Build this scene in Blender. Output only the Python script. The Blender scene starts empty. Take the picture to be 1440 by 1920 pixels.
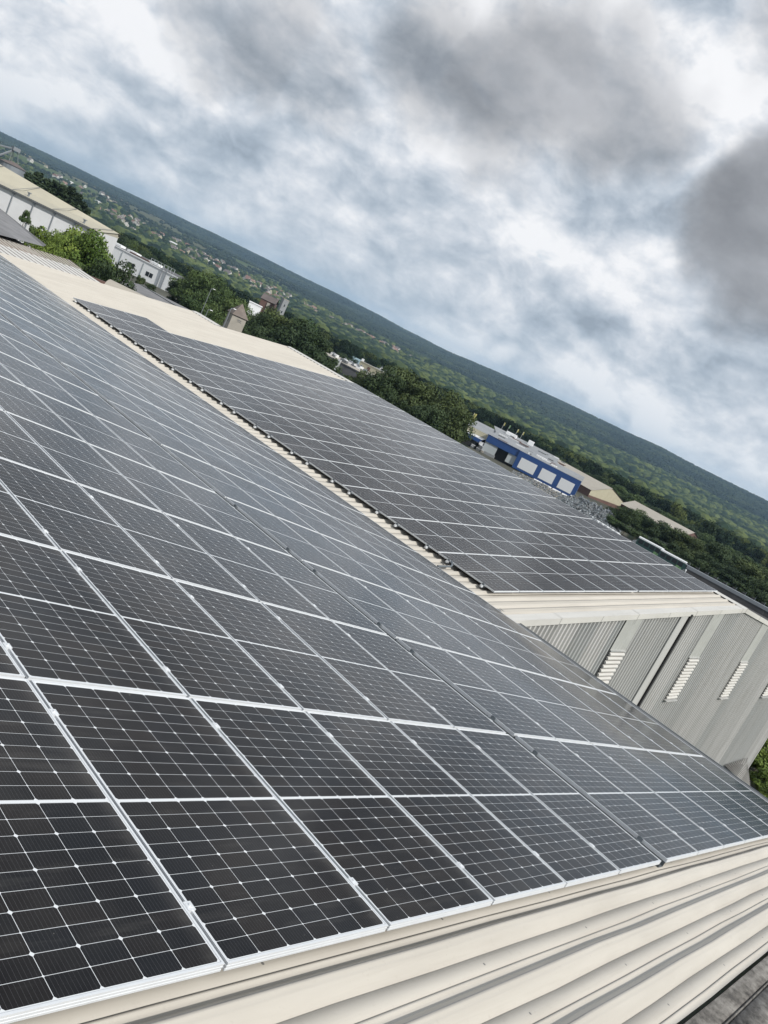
import bpy, bmesh, math, random
import numpy as np
from mathutils import Matrix, Vector
R = math.radians
random.seed(7)
sc = bpy.context.scene
COL = sc.collection

# ---------------------------------------------------------------- camera
# all coordinates below are metres relative to the camera's standing point;
# everything is lifted by LIFT at the end so that the ground near the hall is about z = 0
LIFT = 12.6
HAZE = 7.5e-5
FPX = 1581.58                      # focal length in pixels of a 1920 px tall picture
YAW, PITCH, ROLL = 0.906272, -0.196001, 0.456057
def cam_axes():
    s, c = math.sin, math.cos
    f = Vector((s(YAW)*c(PITCH), c(YAW)*c(PITCH), s(PITCH)))
    r0 = Vector((c(YAW), -s(YAW), 0)); u0 = r0.cross(f)
    r = r0*c(ROLL) + u0*s(ROLL); u = -r0*s(ROLL) + u0*c(ROLL)
    return r, u, f
cd = bpy.data.cameras.new('camera'); cam = bpy.data.objects.new('camera', cd); COL.objects.link(cam)
cd.sensor_fit = 'VERTICAL'; cd.sensor_height = 36.0; cd.lens = 36.0*FPX/1920
cd.clip_start = 0.05; cd.clip_end = 30000
_r, _u, _f = cam_axes()
cam.matrix_world = Matrix(((_r.x, _u.x, -_f.x, 0), (_r.y, _u.y, -_f.y, 0), (_r.z, _u.z, -_f.z, 0), (0, 0, 0, 1)))
sc.camera = cam

# ---------------------------------------------------------------- sun and sky
SUN_AZ, SUN_EL = R(179), R(40)
sd = Vector((math.sin(SUN_AZ)*math.cos(SUN_EL), math.cos(SUN_AZ)*math.cos(SUN_EL), math.sin(SUN_EL)))
sl = bpy.data.lights.new('sun', 'SUN'); sl.energy = 4.6; sl.angle = R(0.9); sl.color = (1.0, 0.965, 0.905)
so = bpy.data.objects.new('sun', sl); COL.objects.link(so)
so.rotation_euler = sd.to_track_quat('Z', 'Y').to_euler(); so.location = (0, 0, 60)

sc.view_settings.view_transform = 'Standard'; sc.view_settings.look = 'None'
sc.view_settings.exposure = 0.0; sc.view_settings.gamma = 1.0
sc.view_settings.use_curve_mapping = False

class NT:
    """tiny helper to write node trees as expressions"""
    def __init__(s, nt): s.nt = nt; s.nt.nodes.clear()
    def n(s, t, **k):
        nd = s.nt.nodes.new(t)
        for a, b in k.items(): setattr(nd, a, b)
        return nd
    def put(s, v, sock):
        if isinstance(v, bpy.types.NodeSocket): s.nt.links.new(v, sock)
        else: sock.default_value = v
    def m(s, op, a, b=0.0, c=0.0, clamp=False):
        nd = s.n('ShaderNodeMath', operation=op, use_clamp=clamp)
        s.put(a, nd.inputs[0]); s.put(b, nd.inputs[1]); s.put(c, nd.inputs[2]); return nd.outputs[0]
    def vm(s, op, a, b=(0, 0, 0), out=0):
        nd = s.n('ShaderNodeVectorMath', operation=op)
        s.put(a, nd.inputs[0])
        if op == 'SCALE': s.put(b, nd.inputs[3])
        else: s.put(b, nd.inputs[1])
        return nd.outputs[out]
    def xyz(s, v):
        nd = s.n('ShaderNodeSeparateXYZ'); s.put(v, nd.inputs[0]); return nd.outputs
    def comb(s, x, y, z):
        nd = s.n('ShaderNodeCombineXYZ')
        for i, v in enumerate((x, y, z)): s.put(v, nd.inputs[i])
        return nd.outputs[0]
    def noise(s, v, scale, detail=4, rough=0.5, dist=0.0, out=0):
        nd = s.n('ShaderNodeTexNoise'); s.put(v, nd.inputs['Vector']); nd.inputs['Scale'].default_value = scale
        nd.inputs['Detail'].default_value = detail; nd.inputs['Roughness'].default_value = rough
        nd.inputs['Distortion'].default_value = dist; return nd.outputs[out]
    def ramp(s, f, stops, interp='LINEAR'):
        nd = s.n('ShaderNodeValToRGB'); cr = nd.color_ramp; cr.interpolation = interp
        while len(cr.elements) < len(stops): cr.elements.new(0.5)
        for e, (p, c) in zip(cr.elements, stops):
            e.position = p; e.color = (c[0], c[1], c[2], 1) if not isinstance(c, (int, float)) else (c, c, c, 1)
        s.put(f, nd.inputs[0]); return nd.outputs[0]
    def mix(s, f, a, b, bt='MIX'):
        nd = s.n('ShaderNodeMix', data_type='RGBA', blend_type=bt)
        for v, k in ((f, 0), (a, 6), (b, 7)):
            if k and isinstance(v, tuple) and len(v) == 3: v = v + (1,)
            s.put(v, nd.inputs[k])
        return nd.outputs[2]
    def maprange(s, v, a, b, c=0.0, d=1.0, smooth=False):
        nd = s.n('ShaderNodeMapRange'); nd.interpolation_type = 'SMOOTHSTEP' if smooth else 'LINEAR'
        for k, x in enumerate((v, a, b, c, d)): s.put(x, nd.inputs[k])
        return nd.outputs[0]

world = bpy.data.worlds.new('World'); sc.world = world; world.use_nodes = True
def build_world():
    t = NT(world.node_tree)
    sky = t.n('ShaderNodeTexSky', sky_type='NISHITA'); sky.sun_disc = False
    sky.sun_elevation = SUN_EL; sky.sun_rotation = SUN_AZ; sky.altitude = 250
    d = t.n('ShaderNodeTexCoord').outputs['Generated']
    x, y, z = t.xyz(d)
    zz = t.m('ADD', t.m('MAXIMUM', z, 0.0), 0.30)
    p = t.comb(t.m('DIVIDE', x, zz), t.m('DIVIDE', y, zz), 0.0)      # where the view ray meets the cloud layer
    warp = t.vm('SCALE', t.vm('SUBTRACT', t.noise(p, 2.4, 3, 0.5, 0, 1), (0.5, 0.5, 0.5)), 0.22)
    pw = t.vm('ADD', p, warp)
    def billow(v, s, det, r):                       # rounded heaps with crisp creases between them
        return t.m('MULTIPLY', t.m('ABSOLUTE', t.m('SUBTRACT', t.noise(v, s, det, r), 0.5)), 2.0)
    n1 = t.noise(pw, 1.9, 8, 0.55, 0.0)
    n2 = t.noise(t.vm('ADD', p, (7.3, 2.1, 0)), 1.0, 4, 0.5)
    q = t.vm('MULTIPLY', d, (1.0, 1.0, 1.45))        # heaps have height too: they are rounder than a flat layer would show
    q = t.vm('ADD', q, t.vm('SCALE', t.vm('SUBTRACT', t.noise(q, 9.0, 3, 0.5, 0, 1), (0.5, 0.5, 0.5)), 0.05))
    def relief(s, det, off):                         # thinning towards the light = sunlit edge of a heap
        return t.m('SUBTRACT', t.noise(q, s, det, 0.56), t.noise(t.vm('ADD', q, (-off*.35, -off*.25, off)), s, det, 0.56))
    r1 = relief(6.0, 8, 0.050); r2 = relief(15.0, 7, 0.020)
    b2 = billow(t.vm('ADD', q, (6.1, 0.7, 0)), 11.0, 7, 0.52)
    f = t.m('ADD', t.m('MULTIPLY', n1, 0.70), t.m('MULTIPLY', n2, 0.40))
    f = t.m('ADD', f, t.m('ADD', t.m('MULTIPLY', r1, 0.85), t.m('MULTIPLY', r2, 0.50)))
    f = t.m('ADD', f, t.m('MULTIPLY', b2, 0.20))
    f = t.m('ADD', f, 0.055)
    # heavy cloud banks and bright breaks at their places in the cloud layer
    dw = t.vm('NORMALIZE', t.vm('ADD', d, t.vm('SCALE', t.vm('SUBTRACT', t.noise(d, 6.0, 5, 0.52, 0, 1), (0.5, 0.5, 0.5)), 0.17)))
    def lobe(cx, cy, cz, a, b, amp):
        v = Vector((cx, cy, cz)).normalized()
        c = t.vm('DOT_PRODUCT', dw, tuple(v), out=1)
        return t.m('MULTIPLY', t.maprange(c, math.cos(a), math.cos(b), 0.0, 1.0, True), amp)
    def lobes(L):
        acc = None
        for q in L:
            o = lobe(*q); acc = o if acc is None else t.m('MAXIMUM', acc, o)
        return acc
    dark = lobes(DARK); lite = lobes(LITE)
    f = t.m('ADD', f, t.m('MULTIPLY', lite, 0.11))
    col = t.ramp(f, SKYRAMP)
    hz = t.maprange(z, 0.0, 0.13, 1.0, 0.0, True)                     # thinner, bluer layer far out
    col = t.mix(t.m('MULTIPLY', hz, 0.15), col, (0.52, 0.61, 0.69))
    dcol = t.ramp(t.m('ADD', t.m('ADD', t.m('MULTIPLY', b2, 0.16), n1), t.m('MULTIPLY', r1, 0.5)), [(0.32, (0.22, 0.23, 0.25)), (0.72, (0.46, 0.475, 0.51))])
    col = t.mix(dark, col, dcol)
    hole = t.maprange(t.noise(t.vm('ADD', pw, (1.7, 4.4, 0)), 2.2, 6, 0.55), 0.665, 0.74, 0.0, 0.55, True)
    hole = t.m('MULTIPLY', hole, t.m('SUBTRACT', 1.0, dark))
    c10 = t.vm('SCALE', col, 10.0)
    fin = t.mix(hole, c10, sky.outputs[0])
    bg = t.n('ShaderNodeBackground'); t.put(fin, bg.inputs[0]); bg.inputs[1].default_value = 0.1
    o = t.n('ShaderNodeOutputWorld'); t.nt.links.new(bg.outputs[0], o.inputs[0])
# (direction x, y, z, outer angle, inner angle, amount)
DARK = [(0.72, 0.64, 0.285, .125, .03, .85), (0.665, 0.69, 0.265, .10, .02, .65), (0.765, 0.57, 0.30, .10, .01, .75),
        (0.87, 0.415, 0.268, .095, .045, 1.0), (0.89, 0.37, 0.25, .110, .05, 1.0), (0.53, 0.82, 0.215, .075, .01, .55), (0.48, 0.86, 0.20, .06, .01, .4),
        (0.59, 0.79, 0.19, .07, .01, .35), (0.79, 0.43, 0.43, .09, .03, .6), (0.69, 0.62, 0.37, .11, .02, .2)]
LITE = [(0.64, 0.705, 0.315, .055, .01, 1.0), (0.485, 0.86, 0.150, .07, .01, 1.0), (0.50, 0.855, 0.135, .05, .01, .8), (0.79, 0.495, 0.355, .06, .01, .75), (0.81, 0.47, 0.325, .045, .01, .7),
        (0.87, 0.49, 0.055, .045, .005, 1.1), (0.895, 0.44, 0.075, .045, .005, 1.1), (0.82, 0.58, 0.035, .025, .005, 1.0), (0.86, 0.48, 0.17, .06, .01, .9), (0.88, 0.45, 0.14, .06, .01, .9),
        (0.34, 0.93, 0.10, .09, .02, .7), (0.42, 0.90, 0.17, .09, .02, .9), (0.58, 0.80, 0.13, .07, .02, .4), (0.75, 0.64, 0.12, .09, .02, .4)]
SKYRAMP = [(0.38, (0.32, 0.375, 0.445)), (0.48, (0.42, 0.485, 0.565)), (0.57, (0.535, 0.595, 0.67)), (0.67, (0.70, 0.74, 0.80)), (0.81, (0.955, 0.96, 0.98))]
build_world()

# ---------------------------------------------------------------- helpers
def mat(name, base=(0.5, 0.5, 0.5), rough=0.6, metal=0.0, spec=0.5, build=None, noise=None):
    m = bpy.data.materials.new(name); m.use_nodes = True
    t = NT(m.node_tree)
    b = t.n('ShaderNodeBsdfPrincipled'); o = t.n('ShaderNodeOutputMaterial')
    t.nt.links.new(b.outputs[0], o.inputs[0])
    b.inputs['Base Color'].default_value = (*base, 1); b.inputs['Roughness'].default_value = rough
    b.inputs['Metallic'].default_value = metal; b.inputs['Specular IOR Level'].default_value = spec
    if noise:
        sc_, amt = noise
        oc = t.n('ShaderNodeTexCoord').outputs['Object']
        n = t.noise(oc, sc_, 6, 0.6)
        n2 = t.noise(oc, sc_*0.13, 3, 0.6)
        f = t.m('ADD', t.m('MULTIPLY', n, 0.6), t.m('MULTIPLY', n2, 0.4))
        lo = tuple(c*(1-amt) for c in base); hi = tuple(min(1, c*(1+amt)) for c in base)
        t.put(t.ramp(f, [(0.3, lo), (0.7, hi)]), b.inputs['Base Color'])
    if build: build(t, b)
    return m

def link(name, me, m=None, parent=None):
    o = bpy.data.objects.new(name, me); COL.objects.link(o)
    if m is not None and me is not None and not me.materials:
        for x in (m if isinstance(m, (list, tuple)) else [m]): me.materials.append(x)
    if parent: o.parent = parent
    return o
def tag(o, label=None, cat=None, group=None, kind=None):
    if label: o['label'] = label
    if cat: o['category'] = cat
    if group: o['group'] = group
    if kind: o['kind'] = kind
    return o
def empty(name, loc=(0, 0, 0), rot=(0, 0, 0)):
    o = bpy.data.objects.new(name, None); COL.objects.link(o); o.location = loc; o.rotation_euler = rot
    o.empty_display_size = 0.3; return o
def copy_tree(o, parent=None):
    kids = list(o.children); c = o.copy(); COL.objects.link(c); c.parent = parent
    for k in kids: copy_tree(k, c)
    return c

class MB:
    """collects quads / boxes into one mesh"""
    def __init__(s): s.v = []; s.f = []; s.mi = []
    def poly(s, pts, mi=0):
        k = len(s.v); s.v += [tuple(p) for p in pts]; s.f.append(tuple(range(k, k+len(pts)))); s.mi.append(mi)
    def box(s, a, b, mi=0, fr=None):
        (x0, y0, z0), (x1, y1, z1) = a, b
        P = [(x0, y0, z0), (x1, y0, z0), (x1, y1, z0), (x0, y1, z0), (x0, y0, z1), (x1, y0, z1), (x1, y1, z1), (x0, y1, z1)]
        if fr: P = [fr(p) for p in P]
        k = len(s.v); s.v += [tuple(p) for p in P]
        for q in ((0, 3, 2, 1), (4, 5, 6, 7), (0, 1, 5, 4), (1, 2, 6, 5), (2, 3, 7, 6), (3, 0, 4, 7)):
            s.f.append(tuple(k+i for i in q)); s.mi.append(mi)
    def tube(s, a, b, r0, r1=None, n=8, mi=0, cap=True):
        a, b = Vector(a), Vector(b); r1 = r0 if r1 is None else r1
        d = (b-a).normalized(); u = d.orthogonal().normalized(); w = d.cross(u)
        k = len(s.v)
        for c, r in ((a, r0), (b, r1)):
            for i in range(n):
                t = 2*math.pi*i/n; s.v.append(tuple(c + u*(r*math.cos(t)) + w*(r*math.sin(t))))
        for i in range(n):
            j = (i+1) % n; s.f.append((k+i, k+j, k+n+j, k+n+i)); s.mi.append(mi)
        if cap:
            s.f.append(tuple(k+i for i in reversed(range(n)))); s.mi.append(mi)
            s.f.append(tuple(k+n+i for i in range(n))); s.mi.append(mi)
    def mesh(s, name):
        me = bpy.data.meshes.new(name); me.from_pydata(s.v, [], s.f)
        me.polygons.foreach_set('material_index', s.mi); me.update(); return me
    def build(s, name, m, parent=None, loc=None, rot=None, smooth=False):
        me = s.mesh(name); o = link(name, me, m, parent)
        if loc: o.location = loc
        if rot: o.rotation_euler = rot
        if smooth: me.polygons.foreach_set('use_smooth', [True]*len(me.polygons))
        return o
def mesh_np(name, V, F, smooth=False, attr=None):
    """fast mesh from numpy arrays: V (n,3), F (m,k)"""
    me = bpy.data.meshes.new(name); V = np.asarray(V, dtype=np.float32); F = np.asarray(F, dtype=np.int32)
    n, k = F.shape
    me.vertices.add(len(V)); me.vertices.foreach_set('co', V.ravel())
    me.loops.add(n*k); me.loops.foreach_set('vertex_index', F.ravel())
    me.polygons.add(n); me.polygons.foreach_set('loop_start', np.arange(0, n*k, k, dtype=np.int32))
    me.polygons.foreach_set('loop_total', np.full(n, k, dtype=np.int32))
    if smooth: me.polygons.foreach_set('use_smooth', np.ones(n, dtype=bool))
    me.update(calc_edges=True)
    if attr:
        for an, arr in attr.items():
            a = me.attributes.new(an, 'FLOAT_COLOR', 'POINT'); a.data.foreach_set('color', np.asarray(arr, dtype=np.float32).ravel())
    return me
def pol(az, d, z=0.0):
    a = R(az); return Vector((d*math.sin(a), d*math.cos(a), z))

# value noise in numpy (for terrain)
_rs = np.random.RandomState(11); _tab = _rs.rand(256, 256)
def vnoise(x, y):
    xi = np.floor(x).astype(int); yi = np.floor(y).astype(int); fx = x-xi; fy = y-yi
    fx = fx*fx*(3-2*fx); fy = fy*fy*(3-2*fy)
    g = lambda a, b: _tab[a % 256, b % 256]
    return (g(xi, yi)*(1-fx)*(1-fy)+g(xi+1, yi)*fx*(1-fy)+g(xi, yi+1)*(1-fx)*fy+g(xi+1, yi+1)*fx*fy)
def fbm(x, y, o=4):
    s = 0; a = 0.5
    for i in range(o): s = s + a*vnoise(x*2**i+i*17.3, y*2**i+i*5.1); a *= 0.5
    return s/(1-0.5**o)

# ---------------------------------------------------------------- roof planes (fitted to the photograph)
AA, BB = 0.143652, 0.072418                  # slopes of near roof (falls with +x) and far roof (rises with +x)
OA = Vector((2.180, 1.438, -2.236)); OB = Vector((15.922, 8.756, -4.059))
PX, PY = 1.058, 1.779                        # module pitch along the slope / along the ridge
WA, WB = 0.169, 0.09                         # the wide gap between the two blocks of modules
uA = Vector((math.cos(AA), 0, -math.sin(AA))); nA = Vector((math.sin(AA), 0, math.cos(AA)))
uB = Vector((math.cos(BB), 0, math.sin(BB))); nB = Vector((-math.sin(BB), 0, math.cos(BB)))
def RA(d, y, h=0.0): p = OA + uA*d + nA*h; return Vector((p.x, y, p.z))
def RB(d, y, h=0.0): p = OB + uB*d + nB*h; return Vector((p.x, y, p.z))

# ---------------------------------------------------------------- materials
def cells_build(t, b):
    oc = t.n('ShaderNodeTexCoord').outputs['Object']; x, y, z = t.xyz(oc)
    u = t.m('DIVIDE', t.m('SUBTRACT', x, 0.0145), 0.16817)
    up = t.m('GREATER_THAN', y, 0.8775)
    yy = t.m('SUBTRACT', t.m('SUBTRACT', y, 0.0165), t.m('MULTIPLY', up, 0.018))
    v = t.m('DIVIDE', yy, 0.0852)
    def near(a, size):
        f = t.m('FRACT', t.m('ADD', a, 100.0)); return t.m('MULTIPLY', t.m('MINIMUM', f, t.m('SUBTRACT', 1.0, f)), size)
    du, dv = near(u, 0.168), near(v, 0.0852)
    gap = t.m('MAXIMUM', t.m('LESS_THAN', du, 0.0010), t.m('LESS_THAN', dv, 0.00085))
    par = t.m('FRACT', t.m('MULTIPLY', t.m('ROUND', v), 0.5))          # 0 or 0.5
    dsz = t.m('SUBTRACT', 0.0105, t.m('MULTIPLY', par, 0.010))
    dia = t.m('LESS_THAN', t.m('ADD', du, dv), dsz)
    mid = t.m('LESS_THAN', t.m('ABSOLUTE', t.m('SUBTRACT', y, 0.8775)), 0.0075)
    edge = t.m('MAXIMUM', t.m('MAXIMUM', t.m('LESS_THAN', x, 0.0150), t.m('GREATER_THAN', x, 1.0230)),
               t.m('MAXIMUM', t.m('LESS_THAN', y, 0.0170), t.m('GREATER_THAN', y, 1.7380)))
    white = t.m('MAXIMUM', t.m('MAXIMUM', gap, dia), t.m('MAXIMUM', mid, edge), clamp=True)
    # fine silver fingers and bus wires
    bw = t.m('LESS_THAN', near(t.m('MULTIPLY', u, 10.0), 0.0166), 0.00042)
    # tone of each half cell
    wn = t.n('ShaderNodeTexWhiteNoise', noise_dimensions='4D')
    t.put(t.comb(t.m('FLOOR', u), t.m('FLOOR', v), 0.0), wn.inputs['Vector'])
    t.put(t.m('MULTIPLY', t.n('ShaderNodeObjectInfo').outputs['Random'], 50.0), wn.inputs['W'])
    cc = t.ramp(wn.outputs['Value'], [(0.0, (0.0045, 0.0055, 0.0075)), (0.55, (0.006, 0.0058, 0.0065)), (1.0, (0.0095, 0.0078, 0.0072))])
    cc = t.mix(t.m('MULTIPLY', bw, 0.32), cc, (0.15, 0.15, 0.16))
    g = t.n('ShaderNodeNewGeometry').outputs['Position']
    dirt = t.m('ADD', t.maprange(t.noise(g, 1.7, 7, 0.65), 0.45, 0.8, 0.0, 0.03), t.maprange(t.noise(t.vm('MULTIPLY', g, (1.2, 9.0, 1.0)), 1.5, 5, 0.6), 0.56, 0.75, 0.0, 0.035))
    lowd = t.m('MULTIPLY', t.maprange(x, 0.93, 1.03, 0.0, 0.09, True), t.noise(g, 7.0, 3, 0.6))     # silt left along the lower frame
    dirt = t.m('ADD', dirt, lowd)
    sp = t.m('ADD', t.maprange(t.noise(g, 55.0, 2, 0.5), 0.775, 0.80, 0.0, 0.30), t.maprange(t.noise(g, 14.0, 5, 0.6), 0.765, 0.785, 0.0, 0.5))
    cc = t.mix(t.m('ADD', dirt, sp, clamp=True), cc, (0.45, 0.43, 0.40))
    col = t.mix(white, cc, (0.58, 0.60, 0.62))
    t.put(col, b.inputs['Base Color'])
    rg = t.maprange(t.noise(g, 0.9, 5, 0.6), 0.3, 0.7, 0.10, 0.19)
    t.put(rg, b.inputs['Roughness']); b.inputs['IOR'].default_value = 1.27; b.inputs['Specular IOR Level'].default_value = 0.5
M = {}
M['cells'] = mat('solar_cells', build=cells_build)
M['alu'] = mat('anodised_aluminium', (0.66, 0.68, 0.70), 0.42, 0.3, noise=(9, .06))
M['alu_dark'] = mat('galvanised_steel', (0.15, 0.17, 0.185), 0.5, 0.5, noise=(14, .15))
def cream_build(lo, hi, stain, s=1.0):
    def f(t, b):
        g = t.n('ShaderNodeNewGeometry').outputs['Position']
        st = t.vm('MULTIPLY', g, (0.35, 5.0, 1.0))
        n = t.noise(st, 1.6, 7, 0.62); n2 = t.noise(g, 0.45, 5, 0.6); n3 = t.noise(g, 22.0, 4, 0.7)
        c = t.ramp(t.m('ADD', t.m('MULTIPLY', n, 0.6), t.m('MULTIPLY', n2, 0.4)), [(0.32, lo), (0.66, hi)])
        k = t.maprange(n3, 0.60, 0.78, 0.0, 0.25*s)
        c = t.mix(k, c, stain)
        spk = t.maprange(t.noise(g, 90.0, 2, 0.5), 0.78, 0.80, 0.0, 0.7)
        c = t.mix(t.m('MULTIPLY', spk, s), c, (0.10, 0.09, 0.07))
        px, py, pz = t.xyz(g)
        def cell(v, per, off): return t.m('MULTIPLY', t.m('ABSOLUTE', t.m('SUBTRACT', t.m('FRACT', t.m('ADD', t.m('DIVIDE', t.m('SUBTRACT', v, off), per), 100.0)), 0.5)), per)
        streak = t.maprange(t.noise(t.vm('MULTIPLY', g, (0.5, 26.0, 1.0)), 1.0, 5, 0.65), 0.55, 0.72, 0.0, 0.22*s)
        c = t.mix(streak, c, stain)
        hx, hy = cell(px, 1.4, 0.4), cell(py, RIB, 34.0-0.160-RIB/2)
        scr = t.m('LESS_THAN', t.m('ADD', t.m('MULTIPLY', hx, hx), t.m('MULTIPLY', hy, hy)), 0.000064)   # fixing screws
        c = t.mix(t.m('MULTIPLY', scr, 0.85*s), c, (0.10, 0.10, 0.10))
        t.put(c, b.inputs['Base Color'])
        t.put(t.maprange(n2, 0.3, 0.7, 0.42, 0.6), b.inputs['Roughness'])
    return f
RIB = 0.305
M['cream'] = mat('cream_coated_sheet', spec=0.35, build=cream_build((0.37, 0.345, 0.305), (0.455, 0.43, 0.385), (0.25, 0.225, 0.19)))
M['grime'] = mat('shaded_north_rib_face', (0.29, 0.28, 0.265), 0.7, noise=(3, .25))  # shade on rib faces turned from the sun, put into the colour
M['white_sheet'] = mat('white_coated_sheet', spec=0.35, build=cream_build((0.46, 0.45, 0.425), (0.54, 0.53, 0.50), (0.32, 0.29, 0.25)))
def dirty_build(t, b):
    g = t.n('ShaderNodeNewGeometry').outputs['Position']
    n = t.noise(t.vm('MULTIPLY', g, (1.0, 3.0, 1.0)), 3.0, 9, 0.7); n2 = t.noise(g, 11.0, 6, 0.7)
    c = t.ramp(t.m('ADD', t.m('MULTIPLY', n, 0.6), t.m('MULTIPLY', n2, 0.4)), [(0.38, (0.015, 0.013, 0.011)), (0.47, (0.085, 0.078, 0.070)), (0.60, (0.20, 0.19, 0.175))])
    t.put(c, b.inputs['Base Color']); b.inputs['Roughness'].default_value = 0.75
M['dirty'] = mat('weathered_grey_sheet', build=dirty_build)
def wall_build(t, b):
    g = t.n('ShaderNodeNewGeometry').outputs['Position']; x, y, z = t.xyz(g)
    wn = t.n('ShaderNodeTexWhiteNoise', noise_dimensions='1D'); t.put(t.m('FLOOR', t.m('DIVIDE', x, 1.03)), wn.inputs['W'])
    c = t.ramp(wn.outputs['Value'], [(0.0, (0.35, 0.36, 0.355)), (0.5, (0.43, 0.428, 0.415)), (1.0, (0.52, 0.515, 0.50))])
    n = t.noise(t.vm('MULTIPLY', g, (3.0, 1.0, 0.25)), 1.5, 7, 0.65)
    c = t.mix(t.maprange(n, 0.45, 0.75, 0.0, 0.5), c, (0.24, 0.235, 0.215))
    t.put(c, b.inputs['Base Color']); b.inputs['Roughness'].default_value = 0.6
M['wall'] = mat('grey_trapezoid_wall', build=wall_build)
M['wall_pan'] = mat('shaded_wall_trough', (0.32, 0.32, 0.312), 0.7, noise=(1.2, .25))  # darker copy of the wall colour: groove shade painted between the ribs
M['lightstrip'] = mat('aged_translucent_sheet', (0.375, 0.38, 0.365), 0.35, noise=(2.5, .12))
M['black'] = mat('black_shadow_gap', (0.012, 0.012, 0.013), 0.8)
M['rubber'] = mat('dark_foam', (0.03, 0.03, 0.032), 0.9)
M['slate'] = mat('dark_grey_flashing', (0.12, 0.125, 0.13), 0.5, 0.2, noise=(4, .25))
M['concrete'] = mat('concrete', (0.215, 0.225, 0.235), 0.85, noise=(1.2, .25))
M['bitumen'] = mat('bitumen_roofing', (0.085, 0.085, 0.088), 0.9, noise=(0.7, .5))
M['asphalt'] = mat('asphalt', (0.055, 0.054, 0.056), 0.9, noise=(0.5, .3))
M['render_white'] = mat('white_render', (0.70, 0.71, 0.72), 0.8, noise=(0.6, .06))
M['panel_grey'] = mat('light_grey_cladding', (0.60, 0.605, 0.61), 0.6, noise=(0.4, .08))
M['beige_roof'] = mat('beige_roof_sheet', (0.370, 0.344, 0.269), 0.7, noise=(0.25, .10))
M['tan'] = mat('tan_sheet', (0.31, 0.285, 0.245), 0.7, noise=(0.3, .12))
M['brown'] = mat('brown_cladding', (0.10, 0.055, 0.045), 0.8, noise=(0.6, .3))
M['blue'] = mat('blue_cladding', (0.014, 0.052, 0.175), 0.5, noise=(0.6, .12))
M['door_white'] = mat('white_door', (0.588, 0.605, 0.622), 0.6)
M['door_grey'] = mat('grey_door', (0.36, 0.39, 0.40), 0.6)
M['glass_dark'] = mat('dark_window_glass', (0.02, 0.024, 0.028), 0.15)
M['yellow'] = mat('yellow_cloth', (0.40, 0.37, 0.12), 0.8)
M['cream_wall'] = mat('cream_wall', (0.36, 0.335, 0.245), 0.8, noise=(0.6, .12))
M['house_wall'] = mat('pale_house_render', (0.45, 0.44, 0.41), 0.85, noise=(0.6, .1))
M['red_roof'] = mat('red_tile', (0.135, 0.072, 0.055), 0.8, noise=(0.5, .25))
M['orange_roof'] = mat('orange_tile', (0.18, 0.11, 0.082), 0.8, noise=(0.5, .25))
M['dark_roof'] = mat('dark_tile', (0.11, 0.09, 0.085), 0.8, noise=(0.5, .3))
M['stone'] = mat('pale_stone_render', (0.29, 0.27, 0.235), 0.9, noise=(0.8, .2))
M['tile_brown'] = mat('brown_grey_tiles', (0.15, 0.125, 0.11), 0.9, noise=(1.5, .35))
M['silo'] = mat('silo_steel', (0.22, 0.24, 0.26), 0.5, 0.4)
M['teal'] = mat('teal_paint', (0.012, 0.045, 0.042), 0.4)
M['green'] = mat('green_paint', (0.14, 0.26, 0.12), 0.5)
M['bark'] = mat('bark', (0.10, 0.075, 0.055), 0.95, noise=(2, .3))
def leaf_mat(name, lo, hi, sat=0.5):
    def f(t, b):
        oi = t.n('ShaderNodeObjectInfo').outputs['Random']
        g = t.n('ShaderNodeNewGeometry').outputs['Position']
        n = t.noise(g, 0.35, 3, 0.6); n2 = t.noise(g, 3.0, 2, 0.6)
        f_ = t.m('ADD', t.m('ADD', t.m('MULTIPLY', n, 0.55), t.m('MULTIPLY', n2, 0.45)), t.m('MULTIPLY', t.m('SUBTRACT', oi, 0.5), 0.25))
        t.put(t.ramp(f_, [(0.28, lo), (0.72, hi)]), b.inputs['Base Color'])
        b.inputs['Roughness'].default_value = 0.7; b.inputs['Specular IOR Level'].default_value = 0.25
    return mat(name, build=f)
M['leaf_light'] = leaf_mat('bright_green_leaves', (0.045, 0.085, 0.015), (0.15, 0.20, 0.035))
M['leaf_mid'] = leaf_mat('green_leaves', (0.024, 0.048, 0.014), (0.080, 0.115, 0.032))
M['leaf_dark'] = leaf_mat('dark_green_leaves', (0.014, 0.029, 0.011), (0.044, 0.068, 0.022))
M['leaf_olive'] = leaf_mat('olive_leaves', (0.021, 0.037, 0.012), (0.076, 0.100, 0.030))
M['needle'] = leaf_mat('dark_needles', (0.010, 0.022, 0.010), (0.028, 0.045, 0.018))

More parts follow.
